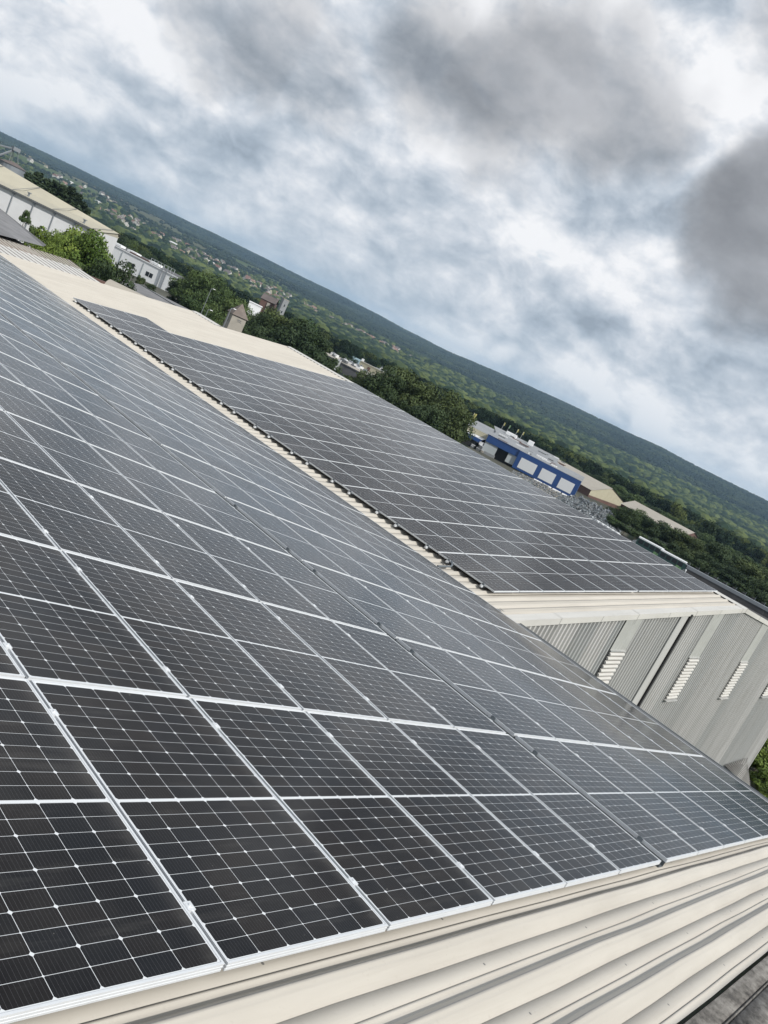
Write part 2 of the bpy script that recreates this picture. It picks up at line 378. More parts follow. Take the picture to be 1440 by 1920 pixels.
# ---------------------------------------------------------------- profiled sheeting
RIB = 0.305
PROFILE = [(0.0, 0.0), (0.004, 0.003), (0.016, 0.003), (0.020, -0.002), (0.036, -0.003), (0.041, -0.006), (0.104, -0.042), (0.1055, -0.0485), (0.1085, -0.0485),
           (0.110, -0.043), (0.207, -0.045), (0.2085, -0.0505), (0.2115, -0.0505), (0.213, -0.040), (0.225, -0.040), (0.229, -0.046), (0.258, -0.046), (0.262, -0.044), (0.298, -0.003)]
HTOP = -0.085
def sheet(P, d0, d1, y0, y1, pitch=RIB, prof=PROFILE, top=HTOP, nd=12, wob=0.0025, scale=1.0):
    """ribbed sheeting on roof plane P(d, y, h); ribs run up the slope"""
    ys, hs = [], []
    n = int(math.ceil((y1-y0)/pitch))
    for k in range(n+1):
        for t, h in prof:
            y = y1 - (k*pitch + t*pitch/RIB)
            if y >= y0: ys.append(y); hs.append(h*scale)
    ys = np.array(ys); hs = np.array(hs); m = len(ys)
    ds = np.linspace(d0, d1, nd)
    rs = np.random.RandomState(5)
    V = []
    for i, d in enumerate(ds):
        jy = wob*(np.sin(ys*21+d*1.7)+np.sin(ys*9.1+d*3.3+1)); jh = wob*0.8*np.sin(ys*13.7+d*2.3)
        a, b, c = P(d, 0, top), P(d, 0, top+1), None
        nx, nz = b.x-a.x, b.z-a.z
        V.append(np.stack([a.x+nx*(hs+jh), ys+jy, a.z+nz*(hs+jh)], 1))
    V = np.concatenate(V); F = []
    for i in range(nd-1):
        a = np.arange(m-1)+i*m; F.append(np.stack([a, a+1, a+1+m, a+m], 1))
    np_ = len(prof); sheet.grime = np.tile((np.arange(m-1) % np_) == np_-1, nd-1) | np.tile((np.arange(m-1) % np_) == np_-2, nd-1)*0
    return V, np.concatenate(F)

# ================================================================ NEAR BUILDING
near = tag(empty('warehouse', (6, 20, -12.5)), 'near industrial hall whose cream ribbed roof carries the closest solar panels', 'building')
def under(o, root):          # keep world coordinates while parenting
    o.parent = root; o.matrix_parent_inverse = Matrix.Translation(-Vector(root.location)); return o
EAVE_D = 12.83
V, F = sheet(RA, -6.0, EAVE_D, 0.467, 34.0, nd=24)
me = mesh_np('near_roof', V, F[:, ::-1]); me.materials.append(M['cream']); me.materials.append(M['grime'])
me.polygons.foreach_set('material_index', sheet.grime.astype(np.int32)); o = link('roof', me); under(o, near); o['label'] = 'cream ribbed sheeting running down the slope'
# weathered strip in front, a little lower
prof2 = [(0, 0), (0.180, -0.003), (0.184, -0.016), (0.194, -0.016), (0.198, 0.003), (0.210, 0.003), (0.214, -0.016), (0.224, -0.016), (0.228, 0), (0.30, -0.003)]
V, F = sheet(RA, -6.0, EAVE_D, -1.6, 0.466, pitch=0.200, prof=prof2, top=HTOP-0.030, nd=20, wob=0.0015)
o = link('roof_verge', mesh_np('near_verge', V, F[:, ::-1]), M['dirty']); under(o, near); o['label'] = 'dark stained old sheeting along the roof edge'
b = MB()
for x0, x1 in ((RA(-6, 0).x, 14.95),):
    b.poly([(x0, -1.55, -12.5), (x1, -1.55, -12.5), (x1, -1.55, -4.3), (x0, -1.55, -1.4)])
b.poly([(14.95, -1.55, -12.5), (14.95, 34, -12.5), (14.95, 34, -4.35), (14.95, -1.55, -4.35)])
b.poly([(14.95, 34, -12.5), (-12, 34, -12.5), (-12, 34, -2.2), (-3.8, 34, -1.5), (14.95, 34, -4.35)])
under(b.build('wall', M['wall']), near)
b = MB()                                             # other slope, behind the ridge
rp = RA(-6.0, 0, HTOP)
b.poly([(rp.x, -1.6, rp.z), (rp.x, 34, rp.z), (rp.x-9, 34, rp.z-1.3), (rp.x-9, -1.6, rp.z-1.3)])
b.box((rp.x-.2, -1.6, rp.z-.05), (rp.x+.2, 34, rp.z+.03))
under(b.build('back_slope', M['cream']), near)
# eaves box gutter: dark capping that ends where the far building begins
b = MB()
g0 = RA(EAVE_D, 0, -0.13); gz = g0.z
def slab(y0, y1, x0, x1, z0, z1, mi=0): b.box((x0, y0, z0), (x1, y1, z1), mi)
slab(-1.6, 8.35, g0.x-0.05, g0.x+0.78, gz-0.30, gz-0.04)
slab(-1.6, 8.35, g0.x+0.78, g0.x+0.80, gz-0.30, gz-0.030, 1)
for k in range(5): slab(-1.0+k*2.0, -0.985+k*2.0, g0.x-0.05, g0.x+0.78, gz-0.04, gz-0.034)
o = b.build('eave_gutter', [M['slate'], M['alu_dark']]); under(o, near)
b = MB()
slab(8.36, 34.0, g0.x-0.05, g0.x+0.30, gz-0.55, gz-0.50); slab(8.36, 34.0, g0.x-0.08, g0.x-0.05, gz-0.55, gz-0.12)
under(b.build('valley_gutter', M['slate']), near)
# hanging gutter length, gap under the eaves and its pale stop end
b = MB()
slab(3.15, 3.95, 16.32, 16.50, -4.86, -4.58); slab(3.90, 4.05, 16.36, 16.46, -4.60, -4.53, 1); slab(3.06, 3.15, 16.30, 16.50, -4.72, -4.60, 2)
slab(2.30, 3.06, 16.32, 16.46, -4.92, -4.70)
under(b.build('gutter_end', [M['black'], M['render_white'], M['tan']]), near)

# ---------------------------------------------------------------- solar panel
PW, PL, PT = 1.038, 1.755, 0.035
def frame_mesh():
    b = MB(); lip = 0.0095
    # outer side profile with shallow extrusion grooves, mitred round the module
    prof = [(lip, -0.0035), (lip, 0.0), (0.0, 0.0), (0.0, -0.007), (0.0012, -0.008), (0.0012, -0.012), (0.0, -0.013), (0.0, -0.020),
            (0.0012, -0.021), (0.0012, -0.025), (0.0, -0.026), (0.0, -PT), (0.028, -PT)]
    rings = [[(i, i, z), (PW-i, i, z), (PW-i, PL-i, z), (i, PL-i, z)] for i, z in prof]
    for a, c in zip(rings[:-1], rings[1:]):
        for k in range(4): b.poly([a[k], c[k], c[(k+1) % 4], a[(k+1) % 4]])
    return b.mesh('panel_frame')
FRAME = frame_mesh(); FRAME.materials.append(M['alu'])
b = MB(); b.poly([(0.0096, 0.0096, -0.0032), (PW-.0096, 0.0096, -0.0032), (PW-.0096, PL-.0096, -0.0032), (0.0096, PL-.0096, -0.0032)])
b.poly([(0.012, 0.012, -0.009), (0.012, PL-.012, -0.009), (PW-.012, PL-.012, -0.009), (PW-.012, 0.012, -0.009)], 1)
GLASS = b.mesh('cell_laminate'); GLASS.materials.append(M['cells']); GLASS.materials.append(M['rubber'])
ORD = ['zeroth', 'first', 'second', 'third', 'fourth', 'fifth', 'sixth', 'seventh', 'eighth', 'ninth', 'tenth', 'eleventh', 'twelfth',
       'thirteenth', 'fourteenth', 'fifteenth', 'sixteenth', 'seventeenth', 'eighteenth', 'nineteenth', 'twentieth']
rp_ = random.Random(3)
def solar_panel(P, ang, d, y, label, group):
    o = empty('solar_panel', P(d+0.010, y+0.010, rp_.uniform(-.0015, .0015)),
              (rp_.uniform(-1, 1)*R(.07), ang+rp_.uniform(-1, 1)*R(.09), 0))
    tag(o, label, 'solar panel', group)
    link('frame', FRAME, None, o); link('cells', GLASS, None, o); return o
# near roof: columns -2..11 across the slope, rows 0..19 along it; only those the picture can show
lim = {0: -2, 1: -2, 2: -1, 3: 0, 4: 0, 5: 1, 6: 2, 7: 3, 8: 3, 9: 4, 10: 4, 11: 5, 12: 6, 13: 7, 14: 7, 15: 8, 16: 9, 17: 9, 18: 10}
for j in range(19):
    for i in range(lim[j], 12):
        side = ('%s downhill' % ORD[i-4]) if i >= 5 else ('%s uphill' % ORD[5-i])
        solar_panel(RA, AA, i*PX + (WA if i >= 5 else 0), OA.y + j*PY,
                    'near-roof solar panel, %s row from the bare sheeting, %s of the wide gap' % (ORD[j+1], side),
                    'solar panels on the near roof')
for j in range(12):
    for i in range(13):
        if j == 11 and i > 2: continue
        side = ('%s up from the valley' % ORD[i+1]) if i < 7 else ('%s down from the ridge' % ORD[13-i])
        solar_panel(RB, -BB, i*PX + (WB if i >= 7 else 0), OB.y + j*PY,
                        'far-roof solar panel, %s row from the gable wall, %s' % (ORD[j+1], side),
                        'solar panels on the far roof')

# ---------------------------------------------------------------- mounting rails and clamps
b = MB(); b.box((-0.009, -0.022, -0.035), (0.029, 0.022, 0.003)); b.box((-0.006, -0.010, 0.003), (0.026, 0.010, 0.0045))
b.tube((0.010, 0, 0.004), (0.010, 0, 0.009), 0.006, n=6)
CLAMP = b.mesh('mid_clamp'); CLAMP.materials.append(M['alu'])
b = MB(); b.box((-0.004, -0.025, -0.035), (0.010, 0.025, 0.006)); b.box((0.0, -0.02, -0.05), (0.05, 0.02, -0.034)); b.tube((0.004, 0, 0.004), (0.004, 0, 0.012), 0.007, n=6)
ENDC = b.mesh('end_clamp'); ENDC.materials.append(M['alu_dark'])
RAILM = {}
def rail(P, ang, y, d0, d1, spots, ends, label, group, near_row=True):
    key = (round(d1-d0, 2),)
    if key not in RAILM:
        b = MB(); L = d1-d0; b.box((0, -0.02, -0.083), (L, 0.02, -0.0355)); b.box((0.0, -0.028, -0.084), (L, 0.028, -0.080))
        RAILM[key] = b.mesh('rail'); RAILM[key].materials.append(M['alu'])
    o = link('mounting_rail', RAILM[key]); o.location = P(d0, y, 0); o.rotation_euler = (0, ang, 0); tag(o, label, 'mounting rail', group)
    for s in (spots if near_row else []):
        c = link('clamp', CLAMP, None, o); c.location = (s-d0, 0, 0)
    for s in ends:
        c = link('end_clamp', ENDC, None, o); c.location = (s-d0, 0, 0)
    return o
for j in range(10):
    for q, fr in ((0, 0.160), (1, 0.845)):
        i0 = lim[j]
        sp = [i*PX for i in range(i0+1, 5)] + [i*PX+WA for i in range(6, 12)]
        rail(RA, AA, OA.y+(j+fr)*PY, i0*PX, 12*PX+WA+0.03, sp, [5*PX+0.006, 5*PX+WA-0.012] if j < 4 else [],
             'aluminium rail under %s near-roof panel row, %s of its two rails' % (ORD[j+1], 'nearer' if q == 0 else 'farther'), 'rails under the near panels', j < 3)
for j in range(12):
    for q, fr in ((0, 0.19), (1, 0.80)):
        top = 3*PX if j == 11 else 13*PX+WB
        sp = []
        rail(RB, -BB, OB.y+(j+fr)*PY, -0.07, top-0.02, sp, [-0.004],
             'aluminium rail under %s far-roof panel row, %s of its two rails' % (ORD[j+1], 'nearer' if q == 0 else 'farther'), 'rails under the far panels')
# cable tray lying in the wide gap
b = MB()
xm, L = 5*PX+0.025, 19*PY
b.box((0, 0, -0.075), (WA-0.035, L, -0.072)); b.box((0, 0, -0.072), (0.003, L, -0.030)); b.box((WA-.038, 0, -0.072), (WA-.035, L, -0.030))
o = b.build('cable_tray', mat('dull_dark_steel', (0.075, 0.085, 0.092), 0.6)); o.location = RA(xm, OA.y+0.01, 0); o.rotation_euler = (0, AA, 0)
tag(o, 'grey steel cable tray in the wide gap between the two near panel blocks', 'cable tray')

# ================================================================ FAR BUILDING
far = tag(empty('factory_hall', (30, 20, -12.6)), 'neighbouring hall with grey gable wall, louvred vents and cream ribbed roof', 'building')
YG, XAP, ZAP = 7.77, 29.94, -3.19
HTOPB = -0.112                                # the far modules stand a little higher over their roof
RIDGE_D = (30.05-OB.x)/uB.x
profB = PROFILE
V, F = sheet(RB, -0.55, RIDGE_D, YG+0.02, 34.05, pitch=0.285, top=HTOPB, nd=10)
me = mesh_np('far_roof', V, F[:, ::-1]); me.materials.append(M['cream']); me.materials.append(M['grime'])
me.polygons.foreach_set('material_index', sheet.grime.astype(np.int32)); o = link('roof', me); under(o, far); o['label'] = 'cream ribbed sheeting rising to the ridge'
d2 = (25.45-OB.x)/uB.x
V, F = sheet(RB, -0.55, d2, 34.06, 36.3, pitch=0.285, top=HTOPB, nd=8)
o = link('roof', mesh_np('far_roof_end', V, F[:, ::-1]), M['cream']); under(o, far)
# dark void and foam under the ribs at the ridge
b = MB()
for dd, y0, y1 in ((RIDGE_D, YG, 34.05), (d2, 34.07, 36.3)):
    p0, p1 = RB(dd-0.30, 0, HTOPB-.052), RB(dd+.02, 0, HTOPB+.012)
    b.poly([(p0.x, y0+.3, p0.z), (p1.x, y0+.3, p0.z+.02), (p1.x, y1, p0.z+.02), (p0.x, y1, p0.z)])
    q0, q1 = RB(dd-0.20, 0, HTOPB-.05), RB(dd-.20, 0, HTOPB-.002)
    b.poly([(q0.x, y0+.3, q0.z), (q1.x, y0+.3, q1.z), (q1.x, y1, q1.z), (q0.x, y1, q0.z)])
under(b.build('ridge_filler', M['rubber']), far)
# ridge capping
b = MB()
for dd, y0, y1 in ((RIDGE_D, YG-.04, 34.05), (d2, 34.07, 36.35)):
    p0, p1 = RB(dd-0.24, 0, HTOPB+.006), RB(dd, 0, HTOPB+.03)
    k = y0
    while k < y1:
        e = min(k+2.4, y1); h = 0.003*((int((k-y0)/2.4)) % 2)
        b.poly([(p0.x, k, p0.z+h), (p1.x, k, p1.z+h), (p1.x, e, p1.z+h), (p0.x, e, p0.z+h)])
        b.poly([(p0.x, k, p0.z+h-.012), (p0.x, k, p0.z+h), (p0.x, e, p0.z+h), (p0.x, e, p0.z+h-.012)])
        b.poly([(p1.x, k, p1.z+h), (p1.x+.28, k, p1.z-.02+h), (p1.x+.28, e, p1.z-.02+h), (p1.x, e, p1.z+h)])
        k = e
under(b.build('ridge_capping', M['white_sheet']), far)
# slope beyond the ridge
SL2 = math.tan(R(6.2)); pr_ = RB(RIDGE_D, 0, HTOPB)
b = MB()
def far2(x): return pr_.z - (x-pr_.x)*SL2
n2 = int((34.0-YG)/0.285)
for k in range(n2):
    y = YG+.02+k*0.285
    b.poly([(pr_.x, y, far2(pr_.x)-.045), (45.5, y, far2(45.5)-.045), (45.5, y+.16, far2(45.5)-.045), (pr_.x, y+.16, far2(pr_.x)-.045)])
    b.poly([(pr_.x, y+.16, far2(pr_.x)-.045), (45.5, y+.16, far2(45.5)-.045), (45.5, y+.20, far2(45.5)), (pr_.x, y+.20, far2(pr_.x))])
    b.poly([(pr_.x, y+.20, far2(pr_.x)), (45.5, y+.20, far2(45.5)), (45.5, y+.25, far2(45.5)), (pr_.x, y+.25, far2(pr_.x))])
    b.poly([(pr_.x, y+.25, far2(pr_.x)), (45.5, y+.25, far2(45.5)), (45.5, y+.285, far2(45.5)-.045), (pr_.x, y+.285, far2(pr_.x)-.045)])
under(b.build('roof', M['cream']), far)
# gable wall: vertical trapezoid sheets
def ztop(x): return (RB((x-OB.x)/uB.x, 0, HTOPB).z if x <= pr_.x else far2(x)) - 0.10
b = MB(); x = 15.25; per = 0.20; dp = 0.055
while x < 45.3:
    skip = False
    pts = [(x, 0), (x+.050, 0), (x+.068, dp), (x+.182, dp), (x+.20, 0)]
    for (xa, da), (xb, db) in zip(pts[:-1], pts[1:]):
        b.poly([(xa, YG+da, -13.0), (xb, YG+db, -13.0), (xb, YG+db, ztop(xb)), (xa, YG+da, ztop(xa))], 1 if da == dp and db == dp else 0)
    x += per
o = b.build('gable_wall', [M['wall'], M['wall_pan']]); under(o, far)
b = MB()
b.poly([(45.4, YG, -13), (45.4, 34, -13), (45.4, 34, ztop(45.4)), (45.4, YG, ztop(45.4))])
b.poly([(45.4, 34, -13), (25.4, 34.04, -13), (25.4, 34.04, ztop(25.4)), (XAP, 34.04, ztop(XAP)), (45.4, 34, ztop(45.4))])
b.poly([(25.4, 34.04, -13), (25.4, 36.25, -13), (25.4, 36.25, ztop(25.4)), (25.4, 34.04, ztop(25.4))])
b.poly([(25.4, 36.25, -13), (15.4, 36.25, -13), (15.4, 36.25, ztop(15.4)), (25.4, 36.25, ztop(25.4))])
b.poly([(15.4, 36.25, -13), (15.4, YG+.05, -13), (15.4, YG+.05, ztop(15.4)), (15.4, 36.25, ztop(15.4))])
b.box((45.30, YG-.03, -13), (45.46, YG+.1, ztop(45.3)), 0)
under(b.build('side_wall', M['wall']), far)
# verge flashing: flat top strip + fascia in lengths
b = MB()
def verge(P, x0, x1, ln):
    k = 0; x = x0
    while x < x1-1e-3:
        e = min(x+ln, x1); h = 0.004 if k % 2 else 0.0
        a, c = P(x), P(e)
        top0, top1 = a+.012+h, c+.012+h
        yb = YG+.19; yf = YG-.05-h
        b.poly([(x, yf, top0), (e+.02, yf, top1), (e+.02, yb, top1), (x, yb, top0)])
        b.poly([(x, yb, top0), (e+.02, yb, top1), (e+.02, yb, top1-.05), (x, yb, top0-.05)])
        b.poly([(x, yf, top0), (x, yf, top0-.16), (e+.02, yf, top1-.16), (e+.02, yf, top1)], 0)
        b.poly([(x, yf, top0-.16), (x, yf+.05, top0-.16), (e+.02, yf+.05, top1-.16), (e+.02, yf, top1-.16)])
        b.box((e-.004, yf-.004, min(top0, top1)-.16), (e+.004, yf-.002, max(top0, top1)-.002), 1)
        x = e; k += 1
verge(lambda x: RB((x-OB.x)/uB.x, 0, HTOPB).z+.01, 15.30, pr_.x, 2.05)
verge(lambda x: far2(x)+.01, pr_.x, 45.6, 2.05)
under(b.build('verge_flashing', [M['white_sheet'], M['slate']]), far)
# translucent strips, louvres, downpipe
SP = [(20.98, -4.87, -6.55), (27.26, -5.08, -6.66), (33.08, -5.27, -6.83), (39.15, -5.50, -7.04)]
for k, (x0, zt_, zb) in enumerate(SP):
    b = MB()
    for q in range(5):
        xa = x0+q*.2; b.poly([(xa, YG-.012, zt_), (xa+.1, YG-.022, zt_), (xa+.1, YG-.022, ztop(xa+.1)+.02), (xa, YG-.012, ztop(xa)+.02)])
        b.poly([(xa+.1, YG-.022, zt_), (xa+.2, YG-.012, zt_), (xa+.2, YG-.012, ztop(xa+.2)+.02), (xa+.1, YG-.022, ztop(xa+.1)+.02)])
    under(b.build('light_strip', M['lightstrip']), far)
    b = MB(); h = zt_-zb; ns = 13
    b.box((x0+.02, YG-.010, zb), (x0+.96, YG-.006, zt_), 1)
    b.box((x0, YG-.05, zt_-.03), (x0+.98, YG-.01, zt_), 2); b.box((x0, YG-.12, zb-.05), (x0+.98, YG-.01, zb-.02), 2)
    for s in range(ns):
        z = zt_-.05-(s+.5)*(h-.05)/ns; sh = (h-.05)/ns
        q = [(-.015, sh*.36), (-.05, sh*.30), (-.075, sh*.10), (-.08, -sh*.14), (-.06, -sh*.30), (-.02, -sh*.30)]
        for (ya, za), (yb_, zb_) in zip(q[:-1], q[1:]):
            b.poly([(x0+.03, YG+ya, z+za), (x0+.03, YG+yb_, z+zb_), (x0+.95, YG+yb_, z+zb_), (x0+.95, YG+ya, z+za)])
        b.poly([(x0+.03, YG+ya, z+za) for ya, za in q]); b.poly([(x0+.95, YG+ya, z+za) for ya, za in reversed(q)], 1)
    o = b.build('louvre', [M['white_sheet'], M['black'], M['wall']]); under(o, far)
b = MB(); b.box((24.62, YG-.016, -13), (25.16, YG-.008, ztop(24.9)+.02), 0); b.box((25.165, YG-.07, -13), (25.30, YG-.012, ztop(25.2)+.02), 1)
under(b.build('expansion_joint', [M['wall'], M['black']]), far)
# conduit on the far roof at the valley
b = MB()
pts = [RB(-.70, OB.y+1.16, -.045), RB(-.22, OB.y+1.16, -.045), RB(-.12, OB.y+1.20, -.02), RB(-.02, OB.y+1.32, .0)]
for a, c in zip(pts[:-1], pts[1:]): b.tube(a, c, .024, n=8)
o = b.build('cable_conduit', M['alu_dark']); tag(o, 'bent grey cable conduit running from the far panels into the valley', 'conduit')

# ================================================================ TERRAIN
TD = [0, 60, 270, 330, 600, 1000, 1500, 1800, 2000, 2500, 3400, 4200, 6000, 7000, 12000]
TZ = [-12.6, -13, -21.5, -23.5, -33, -47, -62, -57, -49, -42, -27, -15, 30, 20, -40]
SKA = [0, 21, 27, 34, 38.5, 43.5, 47.7, 51.8, 55.7, 60, 62, 66.4, 68.5, 73.4, 80, 100]
SKE = [.35, .35, .40, .48, .52, .49, .36, .43, .56, .72, .72, .82, .77, .74, .70, .6]
def terr(az, d):
    """ground height at azimuth az (degrees) and distance d"""
    az = np.asarray(az, float); d = np.asarray(d, float)
    z = np.interp(d, TD, TZ)
    sk = np.interp(az, SKA, SKE)
    # distance of the skyline crest shrinks towards the right, where the wooded slope starts closer
    dc = np.interp(az, [0, 40, 55, 70, 100], [6200, 6000, 5000, 4300, 4200])
    zc = np.tan(np.radians(sk))*dc - 13
    d0 = np.interp(az, [0, 38, 50, 60, 100], [4200, 3900, 2700, 1700, 1500])
    z0 = np.interp(d0, TD, TZ)
    t = np.clip((d-d0)/(dc-d0), 0, 1.0); s = t*t*(3-2*t)
    zh = z0 + (zc-z0)*s
    z = np.where(d > d0, zh, z)
    z = np.where(d > dc, zc-(d-dc)*0.03, z)
    x = d*np.sin(np.radians(az)); y = d*np.cos(np.radians(az))
    amp = np.clip((d-500)/3000, 0, 1)*np.clip(1-(t-0.55)/0.45, 0.12, 1)
    z = z + amp*34*(fbm(x/900+3, y/900+1)-0.5) + np.clip((t-.6)*3, 0, 1)*30*(fbm(x/650, y/650)-.5)
    return z
def zone(az, d):
    """0 wood, 1 meadow, 2 ochre field, 3 village, 4 yard, 5 olive field"""
    az = np.asarray(az, float); d = np.asarray(d, float)
    x = d*np.sin(np.radians(az)); y = d*np.cos(np.radians(az))
    n = fbm(x/240+9, y/240); n2 = fbm(x/130, y/130+7)
    L = az < 40.5+4*(n-.5)
    Z = np.zeros(az.shape, int)
    dn = d*(1+0.10*(n-0.5))
    Z[L & (dn > 2650) & (dn < 4150)] = 5
    Z[L & (dn > 2650) & (dn < 4150) & (n2 > 0.52)] = 0
    Z[L & (dn > 2900) & (dn < 4100) & (n > 0.60)] = 1
    Z[L & (dn > 3900) & (dn < 4180)] = 2
    Z[L & (dn > 1750) & (dn < 2500)] = 3
    Z[L & (dn > 980) & (dn < 1260)] = 1
    Z[L & (dn > 1260) & (dn < 1360)] = 5
    Z[L & (dn > 380) & (dn < 980) & (n2 > .55)] = 1
    mid = (az >= 40.5) & (az < 50.5)
    Z[mid & (dn > 1950) & (dn < 2480)] = 3
    Z[(az > 50.9+n) & (az < 53.4+n) & (dn > 1980) & (dn < 2130)] = 2
    Z[(az > 53.5) & (az < 57) & (dn > 2330) & (dn < 2420)] = 2
    Z[(az > 50) & (n > .655) & (d > 700) & (d < 2600)] = 1
    Z[(d < 420)] = 4
    Z[(d < 420) & (d > 120) & (az > 34) & (az < 55)] = 0
    Z[(d > 197) & (d < 420) & (az > 67)] = 0
    Z[(az < 12) | (az > 96)] = 1
    return Z
ZC = {0: (.010, .016, .009), 1: (.055, .078, .024), 2: (.22, .175, .085), 3: (.030, .042, .020), 4: (.075, .075, .06), 5: (.070, .075, .040)}
azs = np.concatenate([np.arange(-180, 10, 10), np.arange(10, 100, 0.2), np.arange(100, 181, 10)])
dsr = np.concatenate([[0, 12, 25, 40], np.geomspace(50, 12000, 300)])
AZ, DD = np.meshgrid(azs, dsr)
TZg = terr(AZ, DD)
Vt = np.stack([DD*np.sin(np.radians(AZ)), DD*np.cos(np.radians(AZ)), TZg], -1).reshape(-1, 3)
na, nd_ = len(azs), len(dsr)
ii, jj = np.meshgrid(np.arange(nd_-1), np.arange(na-1), indexing='ij'); k0 = (ii*na+jj).ravel()
Ft = np.stack([k0, k0+1, k0+1+na, k0+na], 1)[:, ::-1]
zc = zone(AZ.ravel(), DD.ravel()); cols = np.array([ZC[k] for k in range(6)])[zc]
attr = np.concatenate([cols, np.ones((len(cols), 1))], 1)
def ground_build(t, b):
    a = t.n('ShaderNodeAttribute', attribute_name='landuse').outputs['Color']
    g = t.n('ShaderNodeNewGeometry').outputs['Position']
    n = t.noise(g, 0.02, 8, 0.65)
    c = t.mix(1.0, a, t.ramp(n, [(0.3, 0.62), (0.7, 1.35)]), 'MULTIPLY')
    t.put(c, b.inputs['Base Color']); b.inputs['Roughness'].default_value = 0.95; b.inputs['Specular IOR Level'].default_value = 0.1
M['ground'] = mat('land', build=ground_build)
o = link('ground', mesh_np('ground', Vt, Ft, True, {'landuse': attr}), M['ground']); tag(o, 'valley floor with fields rising to long wooded hills', None, None, 'structure')
def G(az, d): return float(terr(np.array([az]), np.array([d]))[0])
def PG(az, d, h=0.0): v = pol(az, d); v.z = G(az, d)+h; return v
def azd(x, y): return math.degrees(math.atan2(x, y)), math.hypot(x, y)
def GXY(x, y): a, d = azd(x, y); return G(a, d)

# ---------------------------------------------------------------- leaf crowns
def crown(name, seed, n, clumps, R0, H0, leaf, cone=False):
    rs = np.random.RandomState(seed)
    C, S = [], []
    for k in range(clumps):
        if cone:
            t = rs.rand()**0.8; ang = rs.rand()*6.283; r = R0*(1-t)*rs.uniform(.35, .95)
            C.append((r*math.cos(ang), r*math.sin(ang), H0*(t*2-1)*.98)); S.append(0.16*R0+0.30*R0*(1-t))
        else:
            v = rs.normal(size=3); v /= np.linalg.norm(v); q = rs.uniform(.30, .86)
            if v[2] < -.45: v[2] *= .4
            C.append((v[0]*R0*q, v[1]*R0*q, v[2]*H0*q)); S.append(rs.uniform(.20, .42)*R0)
    C = np.array(C); S = np.array(S)
    idx = rs.choice(clumps, n, p=S**2/np.sum(S**2))
    v = rs.normal(size=(n, 3)); v /= np.linalg.norm(v, axis=1)[:, None]
    P = C[idx] + v*(S[idx]*rs.uniform(.55, 1.0, n))[:, None]*np.array([1, 1, .75])
    a = rs.normal(size=(n, 3))*.8+v*1.7; a /= np.linalg.norm(a, axis=1)[:, None]
    u = np.cross(a, rs.normal(size=(n, 3))); u /= np.linalg.norm(u, axis=1)[:, None]; w = np.cross(a, u)
    sz = (leaf*rs.uniform(.55, 1.25, n))[:, None]
    V = np.stack([P-u*sz, P+w*sz*.6, P+u*sz, P-w*sz*.6], 1).reshape(-1, 3)
    return mesh_np(name, V, np.arange(4*n).reshape(-1, 4))
def trunk_mesh(h, r, seed, limbs=7, top=None):
    rs = random.Random(seed); b = MB(); p = Vector((0, 0, -.6)); nseg = 5
    for k in range(nseg):
        q = Vector((rs.uniform(-.1, .1)*h*.12, rs.uniform(-.1, .1)*h*.12, (k+1)/nseg*h))
        b.tube(p, q, r*(1-k*.15), r*(1-(k+1)*.15), 7); p = q
    for k in range(limbs):
        t = rs.uniform(.35, .95); a = rs.uniform(0, 6.28); s = Vector((0, 0, t*h)); L = h*rs.uniform(.25, .5)
        b.tube(s, s+Vector((math.cos(a)*L, math.sin(a)*L, L*rs.uniform(.4, 1.1))), r*.35, r*.08, 5)
    return b.mesh('trunk')
CR = [crown('crown', s, 12000, 40, 1.0, .86, .042) for s in (1, 2, 3)]
CRS = [crown('small_crown', s, 3200, 26, 1.0, .9, .070) for s in (4, 5)]
CN = [crown('conifer_crown', s, 5200, 60, .42, 1.0, .040, True) for s in (6, 7)]
TK = [trunk_mesh(1.0, .045, s) for s in (1, 2)]
for t_ in TK: t_.materials.append(M['bark'])
_mc = {}
def crown_of(me, m):
    k = (me.name, m)
    if k not in _mc: c = me.copy(); c.materials.append(M[m]); _mc[k] = c
    return _mc[k]
rt = random.Random(21)
def tree(loc, h, rad, m, label, group=None, kind='broadleaf_tree', big=True, gz=None):
    """h = total height, rad = crown radius"""
    con = kind == 'conifer'
    o = empty(kind, loc, (0, 0, rt.uniform(0, 6.28))); tag(o, label, 'tree', group)
    me = rt.choice(CN if con else (CR if big else CRS))
    ch = h*.5 if con else min(h*.52, rad*1.45)
    c = link('crown', crown_of(me, m), None, o); c.location = (0, 0, h-ch*(.98 if con else .92))
    s = rad/.42 if con else rad
    c.scale = (s*rt.uniform(.92, 1.08), s*rt.uniform(.92, 1.08), ch)
    k = link('trunk', rt.choice(TK), None, o); s = min(h*.62, rad*1.5); k.scale = (s, s, h-ch*1.2)
    return o
def tree_px(az, d, topel, rad, m, label, group=None, kind='broadleaf_tree', big=True):
    """tree standing on the ground at azimuth / distance, its top at the given elevation angle"""
    p = PG(az, d); h = max(3.0, d*math.tan(R(topel))-p.z); return tree(p, h, rad, m, label, group, kind, big)

